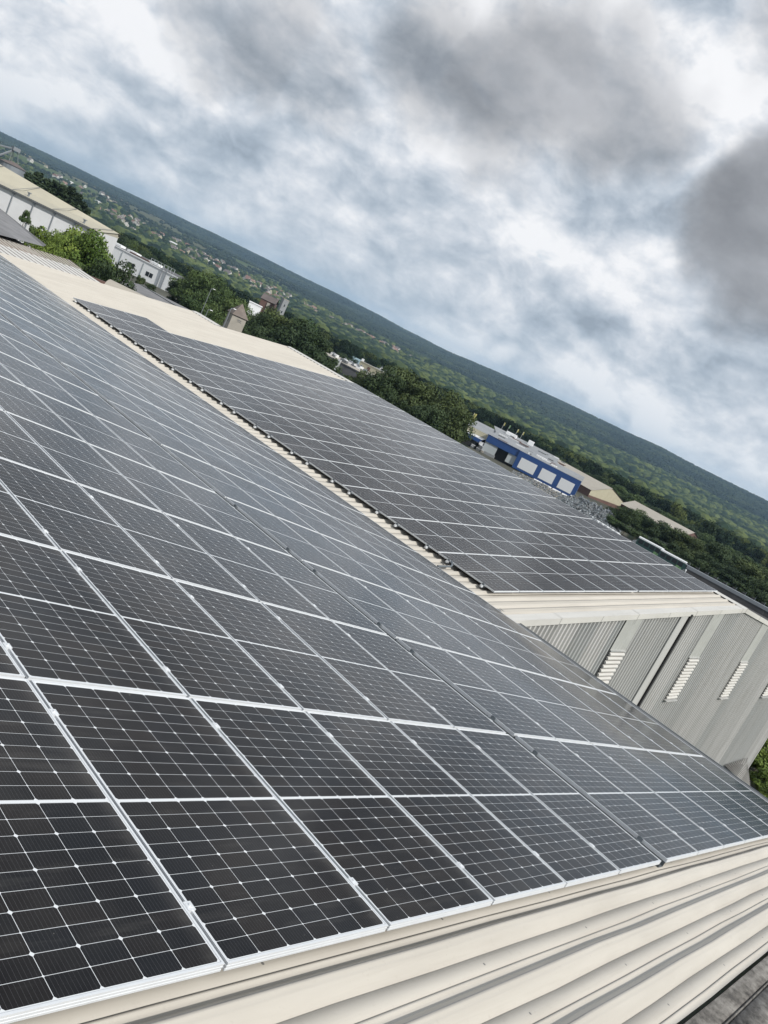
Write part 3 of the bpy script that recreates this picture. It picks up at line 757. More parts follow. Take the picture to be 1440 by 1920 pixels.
# trees close behind the far hall
tree_px(26.6, 112, -2.15, 4.5, 'leaf_light', 'big bright green broadleaf tree in front of the long white hall')
tree_px(28.0, 110, -2.35, 3.7, 'leaf_light', 'bright green tree joined to the right side of the big bright tree')
tree_px(25.7, 106, -3.25, 2.3, 'leaf_light', 'low bright green tree at the left foot of the big bright tree')
tree_px(29.8, 98, -3.2, 3.1, 'leaf_dark', 'round dark green tree right of the bright green trees')
tree_px(28.5, 100, -3.7, 2.6, 'leaf_mid', 'mid green tree between the bright trees and the round dark one')
tree_px(23.9, 150, -3.15, 1.0, 'leaf_mid', 'slim young tree against the seamed white hall wall', big=False)
tree_px(24.6, 150, -3.65, 1.2, 'leaf_mid', 'low bush at the foot of the seamed white hall wall', big=False)
tree_px(32.0, 240, -4.05, 2.2, 'leaf_dark', 'bush beneath the window pairs of the low white building', big=False)
tree_px(31.2, 240, -3.75, 1.8, 'leaf_olive', 'taller bush left of the dark double downpipe on the low white building', big=False)
tree_px(33.2, 235, -3.25, 1.9, 'leaf_dark', 'dark small tree against the end of the low white building', big=False)
tree_px(33.5, 235, -3.85, 2.0, 'leaf_dark', 'dark shrub beside the small tree at the low white building', big=False)
for az, d, te, r in ((23.3, 262, -1.25, 5), (23.8, 268, -.95, 6), (24.35, 262, -1.1, 6), (24.8, 270, -1.0, 6), (25.25, 264, -1.1, 6), (25.7, 270, -.98, 6), (26.15, 264, -1.15, 6), (26.6, 268, -1.4, 5.5), (26.95, 262, -1.7, 4)):
    tree_px(az, d, te+.16, r*1.15, 'needle', 'very dark conifer in the row behind the long white hall', 'dark conifers behind the white hall', 'conifer')
for az, d, te, r in ((29.3, 420, -1.95, 6), (29.8, 430, -2.0, 6), (30.9, 430, -2.3, 5), (31.5, 440, -2.35, 6), (32.4, 430, -2.55, 5), (33.1, 420, -2.55, 6), (33.7, 400, -2.6, 5)):
    tree_px(az, d, te, r, rt.choice(['leaf_dark', 'leaf_mid']), 'dark tree behind the flat roof of the low white building', 'trees behind the low white building')
B1 = ((34.4, 245, -1.75, 7), (35.3, 230, -1.6, 7.5), (36.0, 215, -2.0, 6.5), (36.9, 210, -2.4, 6), (37.6, 230, -2.7, 5), (35.1, 170, -3.5, 4), (36.0, 172, -3.6, 4.5), (34.4, 230, -2.9, 5))
for az, d, te, r in B1:
    tree_px(az, d, te, r, 'leaf_mid', 'green tree in the clump left of the pyramid-roofed tower', 'trees left of the tower')
B2 = ((39.0, 205, -2.75, 6), (39.9, 195, -2.45, 6), (40.6, 200, -1.75, 7.5), (41.5, 195, -1.75, 7.5), (42.3, 190, -2.0, 7), (40.1, 150, -3.9, 5), (41.3, 148, -3.9, 5), (42.6, 150, -3.8, 5.5), (38.7, 175, -3.6, 4.5), (43.3, 200, -2.6, 5.5), (39.4, 300, -2.3, 5))
for az, d, te, r in B2:
    tree_px(az, d, te, r, rt.choice(['leaf_dark', 'leaf_mid', 'leaf_olive', 'leaf_dark']), 'dark tree in the dense clump right of the pyramid-roofed tower', 'trees right of the tower')
for az, d, te, r in ((43.6, 500, -2.2, 8), (44.4, 520, -2.15, 8), (45.2, 540, -2.1, 8), (46.6, 560, -2.1, 9), (47.4, 560, -2.0, 9), (48.2, 520, -2.05, 9), (42.8, 480, -2.2, 7), (44.9, 420, -2.75, 5), (45.4, 430, -2.7, 5)):
    tree_px(az, d, te, r, rt.choice(['leaf_dark', 'leaf_mid']), 'dark tree behind the flat industrial roofs', 'trees behind the industrial roofs')
tree_px(47.0, 165, -3.05, 4.6, 'leaf_olive', 'smaller olive tree left of the big tree, over the ridge')
tree_px(46.2, 168, -3.7, 3.2, 'leaf_olive', 'low olive tree at the left end of the row over the ridge')
tree_px(48.4, 162, -2.1, 4.6, 'leaf_dark', 'narrow dark tree at the left side of the big olive tree')
tree_px(50.0, 168, -1.50, 7.4, 'leaf_olive', 'big olive-brown tree, highest crown over the panelled ridge')
tree_px(51.8, 162, -1.62, 6.8, 'leaf_olive', 'big olive tree, right neighbour of the highest crown')
tree_px(53.2, 158, -2.15, 4.8, 'leaf_olive', 'rounded olive tree left of the blue fronted halls')
tree_px(51.3, 150, -3.0, 5.0, 'leaf_dark', 'dark lower tree before the big olive trees')
for az, d, te, r in ((54.6, 330, -2.75, 6), (55.6, 340, -2.6, 6), (56.8, 350, -2.75, 7), (57.8, 350, -2.65, 7), (58.8, 345, -2.75, 7), (59.8, 350, -2.85, 7)):
    tree_px(az, d, te, r, rt.choice(['leaf_dark', 'leaf_olive', 'leaf_mid']), 'dark tree behind the blue fronted halls', 'trees behind the blue halls')
for az, d, te, r in ((61.0, 400, -2.55, 7), (62.2, 400, -2.5, 7), (63.5, 400, -2.4, 7), (65.2, 400, -2.5, 7), (66.3, 395, -2.5, 7), (67.6, 400, -2.6, 7), (68.8, 400, -2.7, 7), (70.2, 400, -2.6, 7), (71.6, 390, -2.7, 7), (73.0, 380, -2.7, 7), (74.5, 370, -2.8, 7), (76, 360, -2.8, 7), (77.5, 350, -2.8, 7)):
    tree_px(az, d, te, r, rt.choice(['leaf_dark', 'leaf_mid', 'leaf_mid']), 'dark tree behind the beige halls', 'trees behind the beige halls')
B3 = ((65.7, 222, -4.0, 3.6), (66.5, 218, -3.45, 4.6), (67.4, 224, -3.25, 5), (68.5, 220, -3.25, 5.4), (69.6, 226, -3.2, 5.6), (70.6, 220, -3.05, 6), (71.7, 226, -3.1, 6.4), (72.8, 222, -2.85, 7),
      (74.0, 220, -2.80, 7.4), (75.4, 216, -2.8, 7.6), (77.0, 214, -2.9, 7.6), (66.1, 200, -4.45, 3.4), (71.2, 206, -4.0, 4.8), (72.5, 204, -3.8, 5.2), (73.9, 202, -3.7, 5.6), (75.4, 200, -3.7, 5.8), (77.3, 200, -3.6, 6), (79.3, 205, -3.3, 6.6))
for az, d, te, r in B3:
    tree_px(az, d, te, r, rt.choice(['leaf_dark', 'leaf_dark', 'leaf_olive', 'leaf_mid']), 'dark tree in the belt behind the buses and parapet', 'tree belt behind the parapet')
for az, d, te, r in ((66.8, 197, -4.7, 2.6), (67.6, 199, -4.55, 2.6), (69.0, 200, -4.4, 3), (70.0, 202, -4.3, 3), (70.9, 199, -4.45, 3), (71.8, 198, -4.5, 3), (72.8, 197, -4.5, 3), (73.8, 196, -4.45, 3.2), (74.8, 196, -4.4, 3.2), (75.8, 195, -4.4, 3.2), (76.9, 195, -4.4, 3.4), (78.0, 195, -4.3, 3.4)):
    tree_px(az, d, te, r, 'leaf_dark', 'low shrub at the foot of the tree belt', 'shrubs under the tree belt', 'bush', False)
for k, (x, y, s) in enumerate(((47.2, 7.2, .9), (48.4, 6.6, 1.0), (49.3, 7.9, 1.1), (46.4, 6.2, .7), (51.8, 9.2, 1.3), (53.4, 9.9, 1.6), (50.6, 8.3, .9), (55.0, 10.2, 1.5), (56.5, 9.4, 1.4), (54.0, 12.2, 1.7))):
    tree((x, y, GXY(x, y)), 1.5*s, 1.1*s, 'leaf_light', 'small yellow-green bush growing at the corner of the grey gable wall', 'bushes at the grey wall corner', 'bush', False)

# ---------------------------------------------------------------- far woodland (one object per belt, nobody could count it)
def lumpy(seed, sub=2):
    bm = bmesh.new(); bmesh.ops.create_icosphere(bm, subdivisions=sub, radius=1)
    rs = random.Random(seed); o3 = [Vector((rs.uniform(-1, 1), rs.uniform(-1, 1), rs.uniform(-.2, 1))).normalized() for _ in range(14)]
    for v in bm.verts:
        k = max((v.co.normalized().dot(q)) for q in o3); v.co *= .80+.26*max(0, (k-.75)/.25)+rs.uniform(-.07, .07)
        v.co.z *= .95
    me = bpy.data.meshes.new('wood_crown'); bm.to_mesh(me); bm.free(); return me
def wood_mat(name, lo, mid_, hi, rw_=.42):
    def f(t, b):
        oi = t.n('ShaderNodeObjectInfo'); g = t.n('ShaderNodeNewGeometry').outputs['Position']
        n = t.noise(g, 0.0036, 5, 0.65); n2 = t.noise(g, 0.35, 3, 0.6)  # broad patches: species mix, also painted in for cloud shadow and sunlit gaps
        v = t.m('ADD', t.m('ADD', t.m('MULTIPLY', n, 1.10), t.m('ADD', t.m('MULTIPLY', oi.outputs['Random'], rw_), (.42-rw_)*.5)), t.m('MULTIPLY', n2, 0.10))
        t.put(t.ramp(v, [(0.52, lo), (0.78, mid_), (1.0, hi)]), b.inputs['Base Color'])
        b.inputs['Roughness'].default_value = 0.9; b.inputs['Specular IOR Level'].default_value = 0.1
    return mat(name, build=f)
M['wood'] = wood_mat('mixed_wood', (.006, .013, .009), (.018, .033, .015), (.080, .100, .032))
M['ridge_wood'] = wood_mat('ridge_wood', (.004, .009, .009), (.009, .017, .013), (.036, .050, .025), .18)
def instancer(name, pts, scl, protos, label):
    me = bpy.data.meshes.new(name); me.vertices.add(len(pts)); me.vertices.foreach_set('co', np.asarray(pts, dtype=np.float32).ravel())
    a = me.attributes.new('sc', 'FLOAT_VECTOR', 'POINT'); a.data.foreach_set('vector', np.asarray(scl, dtype=np.float32).ravel()); me.update()
    o = link(name, me); tag(o, label, None, None, 'stuff')
    ng = bpy.data.node_groups.new(name, 'GeometryNodeTree')
    ng.interface.new_socket('Geometry', in_out='INPUT', socket_type='NodeSocketGeometry'); ng.interface.new_socket('Geometry', in_out='OUTPUT', socket_type='NodeSocketGeometry')
    N, Lk = ng.nodes, ng.links
    gi, go = N.new('NodeGroupInput'), N.new('NodeGroupOutput'); j = N.new('GeometryNodeJoinGeometry')
    idx = N.new('GeometryNodeInputIndex')
    at = N.new('GeometryNodeInputNamedAttribute'); at.data_type = 'FLOAT_VECTOR'; at.inputs['Name'].default_value = 'sc'
    rv = N.new('FunctionNodeRandomValue'); rv.data_type = 'FLOAT_VECTOR'; rv.inputs[0].default_value = (-.12, -.12, 0); rv.inputs[1].default_value = (.12, .12, 6.28)
    for k, p in enumerate(protos):
        oi = N.new('GeometryNodeObjectInfo'); oi.inputs['Object'].default_value = p; oi.inputs['As Instance'].default_value = True
        ip = N.new('GeometryNodeInstanceOnPoints')
        md = N.new('ShaderNodeMath'); md.operation = 'MODULO'; md.inputs[1].default_value = len(protos); Lk.new(idx.outputs[0], md.inputs[0])
        cp = N.new('ShaderNodeMath'); cp.operation = 'COMPARE'; cp.inputs[1].default_value = k; cp.inputs[2].default_value = .1; Lk.new(md.outputs[0], cp.inputs[0])
        Lk.new(gi.outputs[0], ip.inputs['Points']); Lk.new(cp.outputs[0], ip.inputs['Selection']); Lk.new(oi.outputs['Geometry'], ip.inputs['Instance'])
        Lk.new(at.outputs[0], ip.inputs['Scale']); Lk.new(rv.outputs[0], ip.inputs['Rotation']); Lk.new(ip.outputs[0], j.inputs[0])
    Lk.new(j.outputs[0], go.inputs[0])
    md = o.modifiers.new('trees', 'NODES'); md.node_group = ng; return o
def proto(me, m):
    c = me.copy(); c.materials.clear(); c.materials.append(m); return bpy.data.objects.new('crown_source', c)
rw = np.random.RandomState(4)
def scatter(n, az0, az1, d0, d1, dens=None, zones=(0,)):
    az = rw.uniform(az0, az1, n); d = np.sqrt(rw.uniform(0, 1, n)*(d1*d1-d0*d0)+d0*d0)
    z = zone(az, d); keep = np.isin(z, zones)
    if dens is not None: keep |= (rw.rand(n) < dens[z])
    az, d = az[keep], d[keep]; return az, d
SPARSE = np.array([1, .004, 0, .17, 0, .025])
LUMP = [proto(lumpy(s), M['wood']) for s in (1, 2, 3)]
LUMPF = [proto(lumpy(s, 1), M['ridge_wood']) for s in (4, 5, 6)]
az, d = scatter(120000, 14, 92, 2400, 6800, SPARSE)
s = rw.uniform(4.5, 8, len(az)); pts = np.stack([d*np.sin(np.radians(az)), d*np.cos(np.radians(az)), terr(az, d)+s*.45], 1)
instancer('hillside_forest', pts, np.stack([s, s, s*.95], 1), LUMPF, 'dense wooded slopes of the long hills along the horizon')
az, d = scatter(40000, 16, 90, 1000, 2500, SPARSE)
s = rw.uniform(5.0, 12.0, len(az))*np.where(zone(az, d) == 3, .62, 1); pts = np.stack([d*np.sin(np.radians(az)), d*np.cos(np.radians(az)), terr(az, d)+s*.6], 1)
instancer('valley_woodland', pts, np.stack([s, s, s*1.1], 1), LUMP, 'mixed woodland covering the valley floor around the villages')
NEARL = [proto(m_, M['wood']) for m_ in CRS]
az, d = scatter(8200, 18, 88, 430, 1050, np.array([1, .01, 0, .2, 0, .03]))
s = rw.uniform(4.5, 7.5, len(az)); pts = np.stack([d*np.sin(np.radians(az)), d*np.cos(np.radians(az)), terr(az, d)+s*.7], 1)
instancer('nearer_woodland', pts, np.stack([s, s, s*1.05], 1), NEARL, 'leafy woodland between the works yard and the valley')

# ---------------------------------------------------------------- village houses
def house_mesh(name, w, l, h, rh, wall, roof):
    b = MB(); e = .4
    b.poly([(-w, -l, -2), (w, -l, -2), (w, -l, h), (0, -l, h+rh), (-w, -l, h)]); b.poly([(w, l, -2), (-w, l, -2), (-w, l, h), (0, l, h+rh), (w, l, h)])
    b.poly([(-w, l, -2), (-w, -l, -2), (-w, -l, h), (-w, l, h)]); b.poly([(w, -l, -2), (w, l, -2), (w, l, h), (w, -l, h)])
    b.poly([(-w-e, -l-e, h-.3), (0, -l-e, h+rh+.1), (0, l+e, h+rh+.1), (-w-e, l+e, h-.3)], 1); b.poly([(0, -l-e, h+rh+.1), (w+e, -l-e, h-.3), (w+e, l+e, h-.3), (0, l+e, h+rh+.1)], 1)
    b.box((w*.3, l*.3, h+.5), (w*.3+.7, l*.3+.7, h+rh+.8), 0)
    for sy in (-1, 1):
        for xx in (-w*.5, w*.3):
            for zz in (1.0, 3.6):
                if zz+1.2 < h+.6: b.box((xx, sy*(l+.03)-.02, zz), (xx+1.1, sy*(l+.03)+.02, zz+1.2), 2)
    me = b.mesh(name); me.materials.append(M[wall]); me.materials.append(M[roof]); me.materials.append(M['glass_dark']); return me
HK = [('small white house with red tiled roof', house_mesh('house_a', 5, 6.5, 5.5, 4, 'house_wall', 'red_roof')),
      ('small white house with orange tiled roof', house_mesh('house_b', 5, 6, 5, 4, 'house_wall', 'orange_roof')),
      ('small white house with dark roof', house_mesh('house_c', 5.5, 7, 5.5, 4.2, 'house_wall', 'dark_roof')),
      ('small cream house with dark roof', house_mesh('house_d', 5, 6.5, 5.2, 3.6, 'cream_wall', 'dark_roof')),
      ('long low white building with pale roof', house_mesh('house_e', 6, 12, 5, 1.6, 'house_wall', 'panel_grey'))]
rh_ = random.Random(9)
def village(n, az0, az1, d0, d1, where, group, w=(3, 2, 4, 3, 1), scale=1.0):
    pts = []
    while len(pts) < n:
        az = rh_.uniform(az0, az1); d = rh_.uniform(d0, d1)
        # denser in knots
        if rh_.random() > 0.25+0.9*float(fbm(np.array([az*1.7]), np.array([d/160]))[0]): continue
        x, y = d*math.sin(R(az)), d*math.cos(R(az))
        if any((x-a)**2+(y-b_)**2 < 17**2 for a, b_ in pts): continue
        pts.append((x, y))
        k = rh_.choices(range(5), w)[0]; nm, me = HK[k]
        o = link('house', me); o.location = (x, y, GXY(x, y)+.8); o.rotation_euler = (0, 0, rh_.uniform(0, 6.28)); s_ = rh_.uniform(.85, 1.2)*scale; o.scale = (s_, s_, s_)
        tag(o, nm+' in '+where, 'house', group+', '+nm)
village(100, 27.2, 40.0, 1800, 2450, 'the left valley village', 'left valley village')
village(64, 41.0, 49.8, 2000, 2430, 'the hillside village', 'hillside village')
village(16, 23.0, 29.0, 2400, 3300, 'the far left fields', 'scattered far left farms')
village(9, 57, 62, 620, 780, 'woods beyond blue halls', 'houses beyond the blue halls', (0, 1, 2, 1, 3), .8)
village(7, 70, 75, 1150, 1500, 'the far right woods', 'houses in the right hand woods')

# ================================================================ BUILDINGS OF THE WORKS
def frame_at(p, ang):
    """local x along ang (radians from +x), y to its left"""
    c, s = math.cos(ang), math.sin(ang)
    return lambda q: (p.x+c*q[0]-s*q[1], p.y+s*q[0]+c*q[1], p.z+q[2])
# --- long white hall (facade runs almost along -y)
hall = tag(empty('long_hall', (92, 195, -20)), 'long white hall with seamed facade, downpipes and cream roof, far left', 'building')
A_, B_ = pol(17.0, 222, -8.9), pol(27.9, 203, -8.9); L = (B_-A_).length
fr = frame_at(A_, math.atan2(B_.y-A_.y, B_.x-A_.x))       # x along facade, y = behind (away from the camera)
def part(name, m, root, b): o = b.build(name, m); under(o, root); return o
b = MB(); b.box((0, 0, -14), (L, 13, 0), 0, fr); part('wall', M['panel_grey'], hall, b)
b = MB()
P_ = lambda x, y, z: fr((x, y, z))
hr = lambda x: 4.6-3.5*x/L
b.poly([P_(-.3, -.6, .05), P_(L+.3, -.6, .05), P_(L+.3, 12, hr(L)), P_(-.3, 12, hr(0))]); b.poly([P_(-.3, 12, hr(0)), P_(L+.3, 12, hr(L)), P_(L+.3, 14, hr(L)-.6), P_(-.3, 14, hr(0)-.6)])
b.poly([P_(L, 0, 0), P_(L, 13, 0), P_(L, 12, hr(L))]); b.poly([P_(L, 13, 0), P_(0, 13, 0), P_(0, 13.9, hr(0)-.6), P_(L, 13.9, hr(L)-.6)]); b.box((-.3, -.72, -.30), (L+.3, -.62, .06), 1, fr)
for k in range(5):
    x0 = 6+k*9.3; b.poly([P_(x0, -.4, .13), P_(x0+.22, -.4, .13), P_(x0+.22, 11.9, hr(x0)+.08), P_(x0, 11.9, hr(x0)+.08)], 1)
part('roof', [M['beige_roof'], M['slate']], hall, b)
b = MB()
for x0 in (L-17, L-4): b.tube(P_(x0, 1.2, .2), P_(x0, 1.2, .9), .22, n=10); b.box((x0-.35, .8, .9), (x0+.35, 1.6, 1.1), 0, fr)
part('roof_vent', M['silo'], hall, b)
for k in range(7):
    x0 = L-5.2-k*4.75
    b = MB(); b.tube(P_(x0, -.18, -.6), P_(x0, -.18, -12), .10, n=6); b.box((x0-.22, -.42, -.75), (x0+.22, -.04, -.3), 0, fr)
    part('downpipe', M['silo'], hall, b)
# --- low white building with window pairs
low = tag(empty('low_hall', (182, 300, -23)), 'low white flat-roofed building with paired windows behind the trees', 'building')
la, lb = pol(27.6, 352, -17.3), pol(34.8, 320, -17.3); LL = (lb-la).length; fl = frame_at(la, math.atan2(lb.y-la.y, lb.x-la.x))
def lx(az):                       # distance along the facade at a given azimuth
    lo, hi = 0.0, LL
    for _ in range(40):
        m_ = (lo+hi)/2; q = fl((m_, 0, 0)); lo, hi = (m_, hi) if math.degrees(math.atan2(q[0], q[1])) < az else (lo, m_)
    return lo
b = MB(); b.box((0, 0, -8), (LL, 16, 0), 0, fl); part('wall', M['render_white'], low, b)
b = MB(); b.box((-.3, -.3, 0), (LL+.3, 16.3, .3), 0, fl); b.box((.3, .3, .31), (LL-.3, 15.7, .4), 1, fl)
for az_ in (28.6, 29.6, 31.0): b.box((lx(az_), 2, .4), (lx(az_)+4.5, 5, 1.2), 0, fl)
for az_ in (29.9, 30.4): b.box((lx(az_), .8, .35), (lx(az_)+5, 2, .8), 2, fl)
part('roof', [M['render_white'], M['bitumen'], M['brown']], low, b)
for az_, zz_ in ((30.22, -3.5), (30.45, -3.5), (31.42, -3.6), (31.66, -3.6)):
    b = MB(); x0 = lx(az_); b.box((x0-.75, -.06, zz_-.8), (x0+.75, .05, zz_+.8), 0, fl); b.box((x0-.85, -.03, zz_-.95), (x0+.85, .02, zz_-.8), 1, fl); part('window', [M['glass_dark'], M['panel_grey']], low, b)
for az_ in (29.65, 31.05): b = MB(); x0 = lx(az_); b.tube(fl((x0, -.15, -.5)), fl((x0, -.15, -8)), .16, n=6); part('downpipe', M['door_grey'], low, b)
for az_ in (32.22, 32.50): b = MB(); x0 = lx(az_); b.tube(fl((x0, -.5, 2.0)), fl((x0, -.3, -8)), .2, n=8); part('flue_pipe', M['silo'], low, b)
b = MB()
for k in range(8): b.box((lx(31.1)+k*1.6, 2, .3), (lx(31.1)+.14+k*1.6, 2.14, 2.2), 0, fl)
b.box((lx(31.1), 2, 2.1), (lx(31.1)+11.3, 2.1, 2.22), 0, fl); part('roof_railing', M['door_grey'], low, b)
# --- striped old roof touching the far verge
M['rust'] = mat('faded_brown_sheet', (0.17, 0.135, 0.115), 0.8, noise=(1.5, .25))
ext = tag(empty('striped_annex', (20, 40, -12.6)), 'old annex with pale ribbed roof and brown ridge beyond the far verge', 'building')
b = MB()
def ez(x): return 0.0722*(x-17)
x = 6.0
while x < 21.3:
    z0, z1 = -4.40+ez(x), -4.36+ez(x)
    b.poly([(x, 36.4, z0), (x+.26, 36.4, z0+.018), (x+.26, 40.6, z1+.018), (x, 40.6, z1)], 0)
    b.box((x+.26, 36.4, z0-.1), (x+.295, 40.6, z0+.045), 1)
    x += .32
part('roof', [M['white_sheet'], M['brown']], ext, b)
b = MB(); x = 6.0
while x < 21.3:
    z1 = -4.36+ez(x); b.poly([(x, 40.6, z1), (x+.16, 40.6, z1+.01), (x+.16, 42.2, z1+.075), (x, 42.2, z1+.065)], 0)
    b.poly([(x+.16, 40.6, z1+.02), (x+.20, 40.6, z1+.02), (x+.20, 42.2, z1+.10), (x+.16, 42.2, z1+.10)], 1)
    x += .235
part('ridge_strip', [M['tan'], M['rust']], ext, b)
b = MB(); b.box((6, 36.45, -12.6), (21.2, 42, -5.8)); part('wall', M['stone'], ext, b)
# --- dark bitumen roof and beige flat roof
sh = tag(empty('flat_shed', (31, 80, -13.5)), 'low shed with patched dark bitumen roof below the white hall', 'building')
b = MB(); b.poly([(36, 76, -6.9), (35.5, 86, -5.97), (35, 112, -5.9), (12, 112, -5.9), (12, 62, -6.8), (29.6, 70, -6.8)])
b.poly([(36, 76, -6.9), (40, 84, -7.4), (40, 112, -7.4), (35, 112, -5.9), (35.5, 86, -5.97)], 1)
b.box((34.9, 86, -5.98), (35.2, 112, -5.86), 1)
rr_ = random.Random(2)
for k in range(16):
    y = 74+rr_.random()*25; x = 25+rr_.random()*8; z = -6.8+(y-66)/20*.45
    b.box((x, y, z-.3), (x+rr_.uniform(.4, 1.4), y+rr_.uniform(1, 4), z+.06), 1)
part('roof', [M['asphalt'], M['bitumen'], M['door_grey']], sh, b)
M['bitlight'] = mat('faded_bitumen', (0.15, 0.15, 0.155), 0.9, noise=(.8, .4)); sh.children[0].data.materials[0] = M['bitlight']
b = MB(); b.box((14, 71, -14), (34, 110, -7.3)); part('wall', M['stone'], sh, b)
sb = tag(empty('sand_roofed_block', (32, 56, -13.5)), 'flat sandy-brown roof between the striped annex and the bright tree', 'building')
b = MB(); b.box((23, 45, -14), (44, 66, -6.95)); part('wall', M['stone'], sb, b)
b = MB(); b.box((22.9, 44.9, -6.95), (44.1, 66.1, -6.80), 0); b.box((29, 47, -6.8), (30, 62, -6.55), 1); b.box((24, 62, -6.8), (43, 62.4, -6.4), 1)
part('roof', [M['tan'], M['brown']], sb, b)
b = MB(); q = []
for k in range(9):
    a = math.pi*k/8; q.append((math.cos(a)*.9, math.sin(a)*.75))
for (ya, za), (yb, zb) in zip(q[:-1], q[1:]):
    b.poly([(0, ya, za), (4.2, ya, za), (4.2, yb, zb), (0, yb, zb)])
b.poly([(0, y, z) for y, z in q]); b.poly([(4.2, y, z) for y, z in reversed(q)]); b.box((-.1, -1, -.15), (4.3, 1, 0), 1)
o = b.build('rooflight', [M['tan'], M['brown']]); o.location = (34.0, 60, -6.6); o.rotation_euler = (0, 0, R(-50)); tag(o, 'pale barrel-shaped rooflight lying on the sandy-brown roof', 'rooflight')
# --- grey sheds before the low white building
gs = tag(empty('grey_shed', (62, 96, -14)), 'wide grey felt-roofed shed in front of the low white building', 'building')
b = MB(); b.box((52, 76, -14), (72, 100, -10.1)); part('wall', M['stone'], gs, b)
b = MB(); b.poly([(51.6, 75.6, -9.75), (61, 75.6, -9.0), (61, 100.4, -9.0), (51.6, 100.4, -9.75)]); b.poly([(61, 75.6, -9.0), (72.4, 75.6, -9.9), (72.4, 100.4, -9.9), (61, 100.4, -9.0)], 1)
b.box((51.6, 88, -9.72), (61, 88.25, -8.85), 2); b.box((60.9, 75.6, -9.02), (61.1, 100.4, -8.92), 2)
part('roof', [M['bitlight'], M['bitlight'], M['slate']], gs, b)
# --- transformer tower
tw = tag(empty('transformer_tower', (92.2, 120.0, G(37.6, 151)), (0, 0, R(-18))), 'square rendered tower with brown pyramid roof and slit window', 'tower')
hz = -9.35-tw.location.z
b = MB(); b.box((-1.32, -1.32, -.3), (1.32, 1.32, hz)); b.build('wall', M['stone'], tw)
b = MB(); e = 1.55
for (xa, ya), (xb, yb) in (((-e, -e), (e, -e)), ((e, -e), (e, e)), ((e, e), (-e, e)), ((-e, e), (-e, -e))): b.poly([(xa, ya, hz-.05), (xb, yb, hz-.05), (0, 0, hz+2.15)])
b.poly([(-e, -e, hz-.06), (-e, e, hz-.06), (e, e, hz-.06), (e, -e, hz-.06)]); b.build('roof', M['tile_brown'], tw)
b = MB(); b.box((-1.36, -.22, hz-1.55), (-1.31, .22, hz-.55)); b.build('window', M['glass_dark'], tw)
b = MB()
for k in range(3): b.box((-.18+k*.26, -1.345, hz-.75), (-.02+k*.26, -1.31, hz-.55)); b.box((-.05+k*.26, -1.345, hz-1.0), (.09+k*.26, -1.31, hz-.85))
b.build('vent_slots', M['slate'], tw)
# --- street lamps
def street_lamp(x, y, top, label):
    z = GXY(x, y); o = empty('street_lamp', (x, y, z)); tag(o, label, 'street lamp'); h = top-z
    b = MB(); b.tube((0, 0, -.3), (0, 0, h), .07, .04, 8); b.tube((0, 0, h), (.35, -.1, h+.06), .03, .03, 6); b.build('pole', M['silo'], o)
    b = MB(); b.box((.25, -.2, h+.03), (.70, -.02, h+.12)); b.build('lamp_head', M['render_white'], o)
street_lamp(72.0, 95.6, -6.9, 'grey street lamp standing left of the pyramid-roofed tower')
street_lamp(88, 124, -7.2, 'street lamp with white head among trees left of the tower')
street_lamp(79, 110, -9.5, 'low lamp at the edge of the trees beyond the verge')
street_lamp(184, 335, -14.0, 'tall lamp behind the roof of the low white building')
# --- small white flat building, brown works and grey tower
b = MB(); f2 = frame_at(pol(38.3, 335, -14.2), R(-38.3)); b.box((-2.4, 0, -9), (2.6, 6, 0), 0, f2); b.box((-2.6, -.2, 0), (2.8, 6.2, .25), 1, f2)
tag(b.build('white_kiosk', [M['render_white'], M['panel_grey']]), 'bright white flat building between trees left of the brown works', 'building')
bw_ = tag(empty('brown_works', pol(39.1, 385, G(39, 385))), 'dark brown works building with pitched roof beside a grey tower', 'building')
f2 = frame_at(pol(39.1, 385, -12.6), R(-46))
b = MB(); b.box((-4.2, 0, -15), (2.2, 9, 0), 0, f2); b.box((-1, -.4, -15), (.4, 0, -.6), 1, f2); part('wall', [M['brown'], M['stone']], bw_, b)
b = MB(); b.poly([f2((-4.6, -.4, 0)), f2((2.6, -.4, 0)), f2((2.6, 4.5, 2.4)), f2((-4.6, 4.5, 2.4))]); b.poly([f2((-4.6, 4.5, 2.4)), f2((2.6, 4.5, 2.4)), f2((2.6, 9.4, 0)), f2((-4.6, 9.4, 0))]); part('roof', M['dark_roof'], bw_, b)
b = MB(); f2 = frame_at(pol(39.95, 380, -8.6), R(-20)); b.box((-1.25, -1.25, -18), (1.25, 1.25, 0), 0, f2); b.box((-1.35, -1.35, 0), (1.35, 1.35, .25), 1, f2)
for k in range(3): b.box((-.25, -1.28, -3-k*3), (.3, -1.24, -2.0-k*3), 2, f2)
tag(b.build('silo_tower', [M['concrete'], M['stone'], M['glass_dark']]), 'square grey concrete tower beside the brown works', 'tower')
